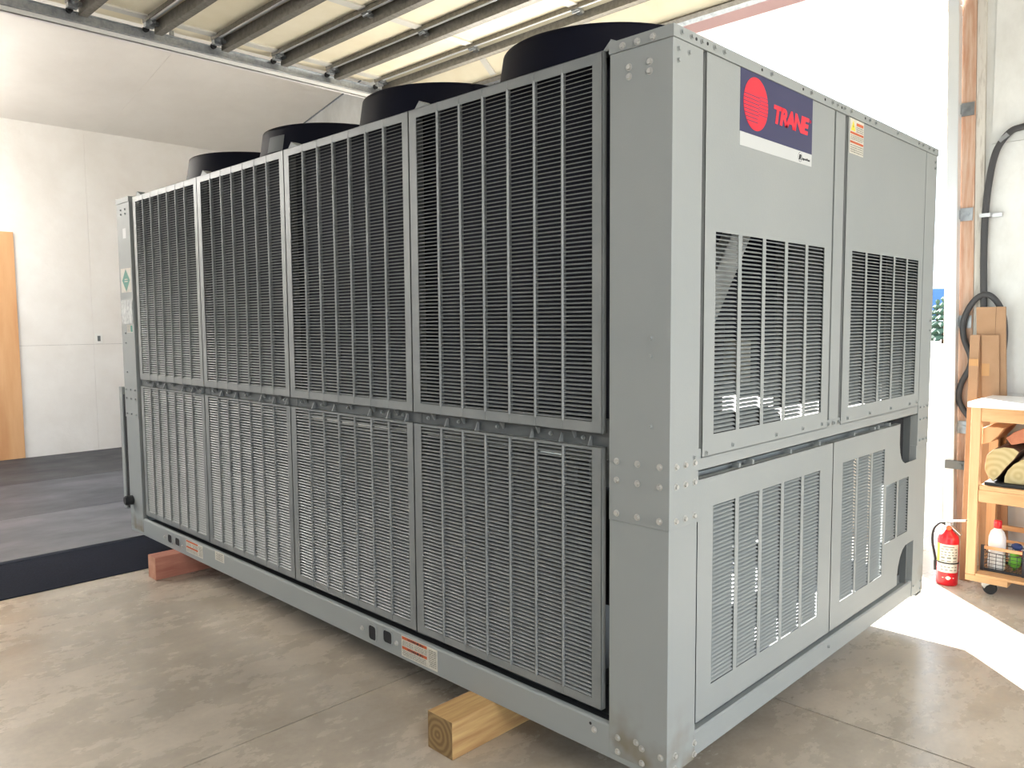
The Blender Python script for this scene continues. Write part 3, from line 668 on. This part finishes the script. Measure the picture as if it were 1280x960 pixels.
# --- decals and labels
def text_mesh(txt, size, m, shear=0., bold=0., xs_=1.):
    cu = bpy.data.curves.new(txt, 'FONT'); cu.body = txt; cu.size = size; cu.shear = shear; cu.offset = bold; cu.extrude = .0004; cu.resolution_u = 4
    cu.space_character = .86 if bold else 1.0
    o = bpy.data.objects.new('tmp', cu); COL.objects.link(o); bpy.context.view_layer.update()
    dg = bpy.context.evaluated_depsgraph_get(); me = bpy.data.meshes.new_from_object(o.evaluated_get(dg))
    bpy.data.objects.remove(o); me.materials.clear(); me.materials.append(m)
    xs = [v.co.x for v in me.vertices]; ys = [v.co.y for v in me.vertices]
    return me, min(xs), max(xs), min(ys), max(ys)
def put_text(name, txt, m, parent, x0, x1, z0, z1, y, shear=0., bold=0., axis='y'):
    me, a, b, c, e = text_mesh(txt, 1., m, shear, bold)
    for v in me.vertices:
        px = x0+(v.co.x-a)/(b-a)*(x1-x0); pz = z0+(v.co.y-c)/(e-c)*(z1-z0); off = v.co.z
        v.co = (px, y-off-.0006, pz) if axis == 'y' else (y-off-.0006, px, pz)
    me.update(); return link(name, me, parent)
dec = MB().box(.407, .976, -.0052, -.004, 2.155, 2.366).build('brand_decal', M['navy'], ch)
dec['label'] = 'dark blue decal with a striped red disc and red lettering'
MB().box(.407, .976, -.0052, -.004, 2.108, 2.1548).build('decal_strip', M['silver'], dec)
# red disc with dark stripes: globe pattern
mb = MB(); cxd, czd, rd = .517, 2.262, .0905
n = 64; mb.prism([(cxd+rd*.98*math.cos(2*PI*k/n), czd+rd*math.sin(2*PI*k/n)) for k in range(n)], fpy, -.0060, -.0052)
mb.build('decal_disc', M['red'], dec)
mb = MB()
for k in range(8):      # left block of stripes, stepping to the slanted divide
    z = czd+.024-.0125*k; hw = math.sqrt(max(rd*rd-(z-czd)**2, 0))
    xm = cxd+.030-.003*k+.006*(k % 2)
    mb.box(cxd-hw*.97, xm, -.0064, -.0058, z, z+.0028)
for k in range(6):
    z = czd+.030-.0125*k; hw = math.sqrt(max(rd*rd-(z-czd)**2, 0))
    mb.box(cxd+.006-.002*k+.02, cxd+hw*.97, -.0064, -.0058, z, z+.0022)
mb.build('disc_stripes', M['navy'], dec)
put_text('decal_lettering', 'TRANE', M['red'], dec, .650, .945, 2.222, 2.288, -.0052, .18, .045)
put_text('trademark_sign', '®', M['red'], dec, .951, .963, 2.272, 2.284, -.0052)
put_text('logo_mark', 'IR', M['label_black'], dec, .862, .884, 2.122, 2.142, -.0052, .3, .02)
mb = MB(); n = 24
for k in range(n):
    a, b = 2*PI*k/n, 2*PI*(k+1)/n
    if 3 < k < 6: continue
    mb.add([(.873+.0165*math.cos(a), -.0058, 2.132+.0165*math.sin(a)), (.873+.0165*math.cos(b), -.0058, 2.132+.0165*math.sin(b)), (.873+.0182*math.cos(b), -.0058, 2.132+.0182*math.sin(b)), (.873+.0182*math.cos(a), -.0058, 2.132+.0182*math.sin(a))], [(0, 1, 2, 3)])
mb.build('logo_ring', M['label_black'], dec)
put_text('small_lettering', 'Ingersoll Rand', M['label_black'], dec, .893, .958, 2.122, 2.134, -.0052)

def text_rows(mb, a0, a1, z0, z1, n, mi, plane, seed, axis='x'):
    rnd = random.Random(seed); h = (z1-z0)/n
    for k in range(n):
        z = z0+h*k; a = a0
        while a < a1-.004:
            w = rnd.uniform(.006, .02); e = min(a+w, a1)
            if axis == 'x': mb.quad((plane, a, z+h*.25), (plane, e, z+h*.25), (plane, e, z+h*.7), (plane, a, z+h*.7), mi)
            else: mb.quad((a, plane, z+h*.25), (e, plane, z+h*.25), (e, plane, z+h*.7), (a, plane, z+h*.7), mi)
            a = e+.003
def warn_long(y0, y1, z0, z1, seed, lab):   # y0>y1 : left edge is larger y
    mb = MB(); mb.box(-.0012, 0, y1, y0, z0, z1, 0)
    w = y0-y1; h = z1-z0
    yl = lambda f: y0-w*f
    for f0, f1, g0, g1 in ((.02, .72, .84, .98), (.02, .72, .36, .50)): mb.box(-.0018, -.001, yl(f1), yl(f0), z0+h*g0, z0+h*g1, 1)
    text_rows(mb, yl(.34), yl(.03), z0+h*.54, z0+h*.80, 4, 2, -.0019, seed); text_rows(mb, yl(.72), yl(.38), z0+h*.54, z0+h*.80, 4, 2, -.0019, seed+1)
    text_rows(mb, yl(.70), yl(.03), z0+h*.06, z0+h*.33, 4, 2, -.0019, seed+2)
    text_rows(mb, yl(.97), yl(.77), z0+h*.1, z0+h*.92, 9, 2, -.0019, seed+3)
    o = mb.build('warning_label', [M['label_white'], M['label_orange'], M['label_text']], ch); o['label'] = lab; return o
wl1 = warn_long(1.404, 1.154, .014, .108, 1, 'orange-banded warning label on the nearer rail')
wl2 = warn_long(3.698, 3.452, .028, .108, 9, 'orange-banded warning label at the far end of the rail')
put_text('warning_lettering', 'WARNING', M['label_black'], wl1, 1.36, 1.25, .0945, .1045, -.0018, 0, .01, 'x')
put_text('warning_lettering', 'WARNING', M['label_black'], wl1, 1.36, 1.25, .0490, .0590, -.0018, 0, .01, 'x')
mb = MB().box(-.0012, 0, 3.155, 3.275, .062, .118, 0); text_rows(mb, 3.17, 3.26, .068, .112, 5, 1, -.0018, 5); mb.build('white_label', [M['label_white'], M['label_text']], ch)
# warning label on end panel 2
mb = MB().box(1.346, 1.497, -.0052, -.004, 2.218, 2.364, 0)
mb.box(1.415, 1.49, -.0058, -.005, 2.340, 2.352, 1).box(1.350, 1.493, -.0058, -.005, 2.300, 2.309, 1).box(1.350, 1.493, -.0058, -.005, 2.262, 2.271, 1)
mb.add([(1.354, -.0058, 2.314), (1.404, -.0058, 2.314), (1.379, -.0058, 2.358)], [(0, 1, 2)], 2)
mb.add([(1.376, -.0062, 2.322), (1.384, -.0062, 2.332), (1.379, -.0062, 2.334), (1.384, -.0062, 2.346), (1.374, -.0062, 2.331), (1.379, -.0062, 2.330)], [(0, 1, 2, 3, 4, 5)], 4)
for z0, z1, n_ in ((2.222, 2.258, 4), (2.276, 2.297, 3)): text_rows(mb, 1.353, 1.492, z0, z1, n_, 3, -.0060, int(z0*1000), 'y')
text_rows(mb, 1.415, 1.49, 2.312, 2.337, 3, 3, -.0060, 77, 'y')
mb.build('warning_label', [M['label_white'], M['label_orange'], M['label_yellow'], M['label_text'], M['label_black']], ch)['label'] = 'small warning label with yellow triangle'
# far right post label
mb = MB().box(2.388, 2.505, -.0012-.0, 0, .556, .676, 0); text_rows(mb, 2.40, 2.495, .565, .668, 8, 1, -.0018, 4, 'y'); mb.build('white_label', [M['label_white'], M['label_text']], ch)
# far left post labels
mb = MB().box(-.0052, -.004, 4.438, 4.634, 1.74, 1.91, 0)
cy_, cz_ = 4.536, 1.825
mb.add([(-.0058, cy_-.072, cz_), (-.0058, cy_, cz_-.082), (-.0058, cy_+.072, cz_), (-.0058, cy_, cz_+.082)], [(0, 1, 2, 3)], 1); text_rows(mb, cy_-.03, cy_+.03, cz_-.015, cz_+.015, 2, 0, -.0062, 3)
mb.build('refrigerant_label', [M['label_white'], M['label_green']], ch)['label'] = 'square label with green diamond'
MB().box(-.009, -.004, 4.435, 4.642, 1.515, 1.683).build('document_pouch', M['clear'], ch)['label'] = 'clear plastic document pouch'
mb = MB().box(-.0052, -.004, 4.45, 4.56, 1.455, 1.51, 0).box(-.0058, -.005, 4.455, 4.49, 1.46, 1.505, 1); text_rows(mb, 4.50, 4.555, 1.46, 1.505, 4, 2, -.006, 8)
mb.build('blue_label', [M['label_white'], M['label_green'], M['label_text']], ch)
mb = MB().box(-.0052, -.004, 4.50, 4.56, 2.12, 2.19, 0); mb.build('small_label', [M['silver']], ch)
mb = MB().box(-.0012, 0, 4.545, 4.625, .745, .80, 0); text_rows(mb, 4.55, 4.62, .75, .795, 2, 1, -.0018, 6); mb.build('small_label', [M['label_white'], M['label_black']], ch)

# ================================================================ TIMBER BLOCKS, MATS
def timber(name, x0, x1, y0, y1, lab, ms):
    mb = MB().box(x0, x1, y0, y1, FZ, -.0005, 0); mb.mi[0] = 1; mb.mi[1] = 1
    cx_, cy_, cz_ = x0, (y0+y1)/2, FZ
    mb.v = [(v[0]-cx_, v[1]-cy_, v[2]-cz_) for v in mb.v]
    o = mb.build(name, ms, None, (cx_, cy_, cz_), bevel=.004); return tag(o, lab, 'timber block', 'timbers under the chiller')
timber('timber_block', -.223, 2.62, .806, .952, 'square yellowish fir timber under the near part of the chiller rail, knot in its end', [M['blk'], M['blkend']])
timber('timber_block', -.168, 2.62, 3.79, 3.912, 'reddish timber under the far end of the chiller rail beside the black mat', [M['blkred'], M['blkredend']])

def rmat(y0, y1, t, m, lab, x0=X0+.05, x1=X1-.05):
    o = MB().box(x0, x1, y0, y1, FZ, FZ+t).build('rubber_mat', m, None, bevel=.003)
    return tag(o, lab, 'mat', 'rubber floor mats')
rmat(4.096, 4.92, .006, M['mat_black'], 'narrow black rubber mat strip beside the bare concrete')
rmat(4.93, 6.30, .020, M['mat_grey'], 'light worn grey mat next to the black strip')
rmat(6.303, 7.95, .020, M['mat_mid'], 'blue-grey mat in the middle of the matted area')
rmat(7.955, 9.74, .020, M['mat_dark'], 'darkest grey mat along the foot of the white wall')

# plywood sheet on far wall, outlet
tag(MB().box(-.68, .546, Y1-.022, Y1-.002, FZ+.021, 2.645).build('plywood_sheet', M['ply'], None, bevel=.002), 'tall bare plywood sheet standing against the white wall at the left edge', 'plywood')
ot = thing('wall_outlet', 'white outlet plate on the far white wall beside the chiller', 'outlet', (1.465, Y1, 1.335))
MB().box(-.045, .045, -.007, -.0005, -.065, .065).build('cover_plate', M['outletw'], ot, bevel=.003)
MB().box(-.018, .018, -.010, -.007, -.035, .035).build('switch_rocker', M['inner'], ot)

# ================================================================ RIGHT SIDE ITEMS
XW = X1-.022
# black cable with clamps
cb = thing('power_cable', 'thick black cable looping down the wall beside the door jamb', 'cable', (XW, .06, 1.6))
pts = [(0, -2.9, 2.76), (0, -2.0, 2.755), (0, -1.1, 2.75), (0, -.6, 2.74), (0, -.3, 2.735), (0, -.125, 2.715), (0, -.047, 2.69), (0, .024, 2.58), (0, .058, 2.38), (0, .072, 2.15), (0, .070, 1.9), (0, .060, 1.62), (0, .05, 1.35), (0, .02, 1.1), (0, -.02, .85), (-.03, -.0, .6)]
MB().tube([Vector((p[0], p[1]-.06, p[2]-1.6)) for p in arc(0, pts)], .021, 12).build('cable_run', M['cable'], cb)
lp = [(-.018, -.05, 1.14), (-.018, -.072, 1.40), (-.018, -.045, 1.57), (-.018, .03, 1.665), (-.018, .11, 1.63), (-.018, .170, 1.50), (-.018, .163, 1.38), (-.018, .12, 1.26), (-.018, .125, 1.18), (-.018, .172, 1.07), (-.018, .178, .96), (-.018, .12, .86), (-.018, .05, .80)]
MB().tube([Vector((p[0], p[1]-.06, p[2]-1.6)) for p in arc(0, lp)], .019, 12).build('cable_loop', M['cable'], cb)
for (y, z, a) in ((-.02, 2.66, -.7), (.068, 2.18, 0), (-.9, 2.75, -1.5), (-2.0, 2.755, -1.5)):
    q = Matrix.Translation((.0, y-.06, z-1.6)) @ Matrix.Rotation(a, 4, 'X')
    MB().box(-.026, .03, -.03, .03, -.012, .012, 0, q).box(.015, .03, -.09, .0, -.012, .012, 0, q).build('pipe_clamp', M['steel'], cb)
MB().box(-.04, .035, -3.12, -2.94, 1.06, 1.28).build('junction_box', M['galv_dull'], cb, bevel=.004)
# cardboard boxes (long flat cartons leaning on the jamb)
def carton(name, bx, by, tx, ty, z1, w, t, m, lab, bz=FZ):
    o = thing(name, lab, 'box', (bx, by, bz)); v = Vector((tx-bx, ty-by, z1-bz)); 
    sx, sy = v.x/v.z, v.y/v.z; H = v.z
    mb = MB(); vs = []
    for z in (0, H):
        for dx in (0, t):
            for dy in (0, w): vs.append((sx*z+dx, sy*z+dy, z))
    mb.add(vs, [(0, 1, 3, 2), (4, 6, 7, 5), (0, 4, 5, 1), (2, 3, 7, 6), (0, 2, 6, 4), (1, 5, 7, 3)]); mb.build('carton', m, o, bevel=.002)
    return o, sx, sy, H
o, sx, sy, H = carton('cardboard_carton', 3.690, -.16, 3.698, -.083, 1.585, .166, .022, M['card'], 'tallest brown cardboard carton standing behind the others by the jamb')
MB().box(-.001, 0, .08, .13, -.04, .04, 0, Matrix.Translation((sx*1.50, sy*1.50, 1.50))).build('tape', M['tape'], o)
MB().box(-.0008, .0006, .0565, .0575, -.13, .13, 0, Matrix.Translation((sx*1.6, sy*1.6, 1.60))).build('carton_seam', M['dark'], o)
o, sx, sy, H = carton('cardboard_carton', 3.395, -.010, 3.672, .050, 1.405, .055, .022, M['card'], 'narrow carton leaning left of the wide one, its foot behind the fire extinguisher')
MB().box(-.001, 0, .0, .055, -.04, .04, 0, Matrix.Translation((sx*1.36, sy*1.36, 1.36))).build('tape', M['tape'], o)
o, sx, sy, H = carton('cardboard_carton', 3.674, -.12, 3.679, -.058, 1.405, .1, .008, M['card'], 'wide cardboard carton in front of the tallest one, with a square of brown tape')
MB().box(-.001, 0, .055, .099, -.04, .04, 0, Matrix.Translation((sx*1.33, sy*1.33, 1.33))).build('tape', M['tape'], o)

# work cart
cx0, cx1, cy0, cy1 = 3.17, 3.65, -1.35, -.045
ct = thing('work_cart', 'wooden rolling cart with white top, firewood on its shelf', 'cart', (3.4, -.7, FZ))
def cp(mb, name, m, bev=.003): 
    mb.v = [(v[0]-3.4, v[1]+.7, v[2]-FZ) for v in mb.v]; return mb.build(name, m, ct, bevel=bev)
cp(MB().box(3.12, 3.67, cy0-.03, -.036, .985, 1.018), 'top_board', M['lam'])
for (x, y, q) in ((cx0, cy1-.052, 0), (cx1-.05, cy1-.052, 0), (cx0, cy0, 0), (cx1-.05, cy0, 0)):
    cp(MB().box(x, x+.05, y, y+.052, -.035, .985), 'leg', M['pine_v'])
cp(MB().box(cx0+.006, cx0+.03, cy0+.05, cy1-.052, .90, .984), 'apron', M['pine']); cp(MB().box(cx1-.03, cx1-.006, cy0+.05, cy1-.052, .90, .984), 'apron', M['pine'])
cp(MB().box(cx0+.05, cx1-.05, cy1-.03, cy1-.005, .90, .984), 'apron', M['pine'])
cp(MB().box(cx0+.004, cx1-.004, cy0+.004, cy1-.056, .488, .515), 'middle_shelf', M['pine'])
cp(MB().box(cx0+.002, cx0+.028, cy0+.05, cy1-.054, .415, .488), 'shelf_rail', M['pine']); cp(MB().box(cx1-.028, cx1-.002, cy0+.05, cy1-.054, .415, .488), 'shelf_rail', M['pine'])
cp(MB().box(cx0+.03, cx1-.02, cy0+.05, cy1-.075, .515, .535), 'liner_tray', M['rubber'])
cp(MB().box(cx0-.005, cx1, cy0, cy1-.055, -.040, -.022), 'lower_shelf', M['pine'])
cp(MB().box(cx0, cx0+.10, cy1-.225, cy1, -.074, -.036), 'shelf_end_block', M['pine'])
cp(MB().box(cx1-.03, cx1, cy0+.05, cy1-.06, .16, .19), 'back_rail', M['pine'])
for (x, y) in ((cx0+.06, cy1-.11), (cx1-.07, cy1-.10), (cx0+.06, cy0+.06), (cx1-.07, cy0+.06)):
    pl_ = cp(MB().box(x-.035, x+.035, y-.035, y+.035, -.080, -.075).prism([(y-.03, -.075), (y+.03, -.075), (y+.012, -.116), (y-.018, -.116)], lambda p, t: (t, p[0], p[1]), x+.013, x+.018).prism([(y-.03, -.075), (y+.03, -.075), (y+.03, -.10), (y+.014, -.118), (y+.004, -.10)], lambda p, t: (t, p[0], p[1]), x-.018, x-.013), 'caster', M['steel'], 0)
    w_ = MB().cyl((-.011, 0, 0), (.011, 0, 0), .037, n=24).cyl((-.013, 0, 0), (.013, 0, 0), .012, n=10); w_.build('wheel', M['rubber'], pl_, (x-3.4, y+.7-.012, .037))

# firewood
def log(P, x0, L, zrest, lab, ends='logend', body='bark'):
    cy_ = sum(p[0] for p in P)/len(P); zmin = min(p[1] for p in P); dz = zrest-zmin
    mb = MB(); mb.prism([(p[0]-cy_, p[1]-zmin) for p in P], lambda p, t: (t, p[0], p[1]), 0, L, 0); mb.mi[0] = 1; mb.mi[1] = 1
    o = mb.build('firewood_log', [M[body], M[ends]], None, (x0, cy_, zrest), bevel=.004); return tag(o, lab, 'log', 'firewood on the cart shelf')
l1 = [(-.112, .636), (-.121, .698), (-.156, .736), (-.207, .753), (-.258, .751), (-.287, .732), (-.261, .684), (-.224, .635), (-.194, .586), (-.159, .54), (-.129, .57), (-.112, .605)]
l2 = [(-.215, .536), (-.217, .574), (-.231, .613), (-.262, .654), (-.311, .69), (-.348, .702), (-.386, .67), (-.406, .614), (-.409, .536)]
l3 = [(-.083-.015, .857), (-.121, .868), (-.209, .865), (-.179, .817), (-.141, .772), (-.098, .757)]
l4 = [(-.214, .824), (-.254, .862), (-.303, .892), (-.341, .884), (-.355, .841), (-.319, .809), (-.269, .793), (-.244, .786)]
log(l1, 3.235, .36, .536, 'half-round split log lowest at the left end of the cart shelf')
log(l2, 3.235, .36, .536, 'half-round split log beside the leftmost one, flat side down')
log([(a-.205, b) for a, b in l2], 3.25, .34, .536, 'second flat-side-down log from the left leg, past the half-round one')
log([(a-.42, b) for a, b in l2], 3.25, .34, .536, 'log near the hidden far end of the cart shelf')
log(l3, 3.215, .34, .757, 'smooth orange half log on top, flat side up, touching the left leg', 'ply', 'ply')
log(l4, 3.24, .36, .765, 'reddish split log with a raw face in the upper row', 'bark_red', 'bark_red')
log([(a-.16, b) for a, b in l4], 3.25, .34, .725, 'brown split log in the upper row right of the reddish one')
log([(a-.36, b) for a, b in l4], 3.25, .34, .72, 'last brown split log of the upper row')
# bottle
bt = thing('bleach_bottle', 'white plastic bottle with red cap inside the wire basket', 'bottle', (3.335, -.172, -.0215))
MB().lathe([(0, 0), (.040, 0), (.046, .008), (.047, .05), (.044, .10), (.047, .16), (.046, .20), (.036, .235), (.018, .255), (.016, .262), (0, .262)], (0, 0, 0), 24).build('body', M['bleach'], bt)
MB().lathe([(0, .258), (.021, .258), (.022, .262), (.022, .30), (.019, .305), (0, .305)], (0, 0, 0), 20).build('cap', M['redpaint'], bt)
# wire basket
bx0, bx1, by0, by1, bz = 3.265, 3.50, -.330, -.112, -.0215
bk_ = thing('wire_basket', 'black wire basket with pale wooden handle bar on the lower cart shelf', 'basket', ((bx0+bx1)/2, (by0+by1)/2, bz))
def wb_(mb, nm, m): mb.v = [(v[0]-(bx0+bx1)/2, v[1]-(by0+by1)/2, v[2]-bz) for v in mb.v]; return mb.build(nm, m, bk_)
mb = MB()
for k in range(8):
    z = bz+.004+k*.022
    if k < 6: mb.tube([(bx0, by0, z), (bx0, by1, z), (bx1, by1, z), (bx1, by0, z), (bx0, by0, z)], .0018, 6)
for k in range(7):
    y = by0+(by1-by0)*k/6; mb.tube([(bx0, y, bz+.115), (bx0, y, bz+.003), (bx1, y, bz+.003), (bx1, y, bz+.115)], .0018, 6)
for k in range(1, 6):
    x = bx0+(bx1-bx0)*k/6; mb.tube([(x, by1, bz+.13), (x, by1, bz+.003), (x, by0, bz+.003), (x, by0, bz+.13)], .0018, 6)
for x in (bx0, bx1): mb.tube(arc(0, [(x, by1, bz+.145), (x, by1-.03, bz+.118), (x, (by0+by1)/2, bz+.112), (x, by0+.03, bz+.118), (x, by0, bz+.145)], 4), .0025, 6)
wb_(mb, 'wire_mesh', M['wire'])
for (x, y) in ((bx0, by0), (bx0, by1), (bx1, by0), (bx1, by1)): wb_(MB().box(x-.007, x+.007, y-.009, y+.009, bz, bz+.158), 'corner_post', M['wire'])
wb_(MB().box(bx0-.006, bx0+.006, by0+.005, by1-.009, bz+.135, bz+.152), 'handle_bar', M['ply'])
wb_(MB().box(bx1-.006, bx1+.006, by0+.005, by1-.009, bz+.135, bz+.152), 'handle_bar', M['ply'])
wb_(MB().box(bx0, bx0+.01, by0, by1, bz, bz+.016), 'bottom_rim', M['wire']); wb_(MB().box(bx1-.01, bx1, by0, by1, bz, bz+.016), 'bottom_rim', M['wire'])
# basket contents
def blob(nm, m, c, s_, lab, cat, seed=1):
    bm = bmesh.new(); bmesh.ops.create_icosphere(bm, subdivisions=2, radius=1); rnd = random.Random(seed)
    for v in bm.verts: k = 1+rnd.uniform(-.18, .18); v.co = Vector((v.co.x*s_[0]*k, v.co.y*s_[1]*k, v.co.z*s_[2]*k))
    zm = min(v.co.z for v in bm.verts)
    me = bpy.data.meshes.new(nm); bm.to_mesh(me); bm.free(); me.materials.append(m)
    for p in me.polygons: p.use_smooth = True
    return tag(link(nm, me, None, (c[0], c[1], c[2]-zm)), lab, cat)
blob('green_pouch', M['green'], (3.36, -.262, -.017), (.040, .034, .055), 'bright green pouch inside the wire basket', 'pouch', 2)
blob('blue_rag', M['blue'], (3.42, -.262, .098), (.035, .03, .022), 'crumpled dark blue rag on top of the basket contents', 'rag', 3)
blob('black_pouch', M['rubber'], (3.45, -.262, -.017), (.040, .036, .055), 'dark lumpy pouch filling the back of the wire basket', 'pouch', 4)
t = thing('utility_knife', 'red and grey hand tool lying across the basket contents', 'tool', (3.34, -.30, .10))
MB().box(-.06, .03, -.012, .012, -.010, .010, 0, Matrix.Rotation(.5, 4, 'Z')).build('handle', M['redpaint'], t, bevel=.004)
MB().box(.03, .08, -.008, .008, -.004, .004, 0, Matrix.Rotation(.5, 4, 'Z')).build('blade', M['steel'], t)
blob('orange_cup', M['orange'], (3.47, -.40, -.0215), (.04, .04, .10), 'small orange tub standing behind the wire basket', 'tub', 6)

# fire extinguisher
ex = thing('fire_extinguisher', 'red fire extinguisher standing on the floor before the door jamb', 'fire extinguisher', (3.262, .078, FZ))
R0 = .060
MB().lathe([(0, .004), (R0-.004, .0), (R0, .008), (R0, .285), (R0-.006, .308), (R0-.022, .328), (.026, .338), (.022, .350), (0, .352)], (0, 0, 0), 36).build('cylinder_body', M['redpaint'], ex)
def band(a0, a1, z0, z1, nm, m, rr=R0+.0008, par=ex):
    n = 16; vs = []
    for i in range(n+1):
        a = a0+(a1-a0)*i/n
        for z in (z0, z1): vs.append((rr*math.cos(a), rr*math.sin(a), z))
    return MB().add(vs, [(2*i, 2*i+1, 2*i+3, 2*i+2) for i in range(n)], 0, True).build(nm, m, par)
ca = math.atan2(-1.45, -5.36)      # facing the room
band(ca-1.15, ca+1.15, .145, .262, 'instruction_label', M['label_white']); band(ca-1.1, ca+1.1, .085, .140, 'lower_label', M['label_white'])
band(ca-1.3, ca-.82, .15, .262, 'yellow_label', M['label_yellow'], R0+.0012)
k_ = 0
for (z, n_) in ((.250, 1), (.234, 4), (.216, 5), (.198, 5), (.178, 3), (.160, 3), (.122, 5), (.104, 4)):
    for j in range(n_):
        a = ca-.7+1.7*(j+.1)/n_; band(a, a+1.7/n_*.66, z-.005, z+.001 if z != .178 else z+.006, 'label_print', M['label_text'], R0+.0016)
band(0, 2*PI, .140, .149, 'hose_strap', M['rubber'], R0+.003)
mb = MB(); vs = []
for i, (da, z) in enumerate(((-.0, .065), (.62, .052), (0, .039), (-.62, .052))): vs.append(((R0+.002)*math.cos(ca+.1+da), (R0+.002)*math.sin(ca+.1+da), z))
vs.append(((R0+.0035)*math.cos(ca+.1), (R0+.0035)*math.sin(ca+.1), .052)); mb.add(vs, [(0, 1, 4), (1, 2, 4), (2, 3, 4), (3, 0, 4)]).build('diamond_mark', M['label_white'], ex)
hd = MB().cyl((0, 0, .345), (0, 0, .385), .018, n=16).box(-.02, .02, -.014, .014, .362, .390).build('valve_head', M['steel'], ex)
q = Matrix.Rotation(math.radians(-8), 4, 'Z')
MB().box(-.014, .014, -.105, .045, .0, .010, 0, Matrix.Translation((0, 0, .395)) @ q @ Matrix.Rotation(math.radians(-12), 4, 'X')).build('squeeze_lever', M['steel'], ex, bevel=.002)
MB().box(-.012, .012, -.085, .01, .0, .006, 0, Matrix.Translation((0, -.005, .375)) @ q @ Matrix.Rotation(math.radians(38), 4, 'X')).build('carry_handle', M['steel'], ex, bevel=.002)
MB().cyl((0, 0, .36), (-.028, -.008, .36), .015, n=16).build('gauge', M['label_orange'], ex)
MB().tube(arc(0, [(0, .014, .375), (0, .045, .382), (-.0, .080, .345), (0, .092, .29), (0, .090, .24), (0, .080, .19), (0, .070, .14), (0, .068, .12)]), .008, 10).build('hose', M['rubber'], ex)
MB().cyl((0, .070, .135), (0, .066, .075), .011, .013, n=12).build('nozzle', M['rubber'], ex)
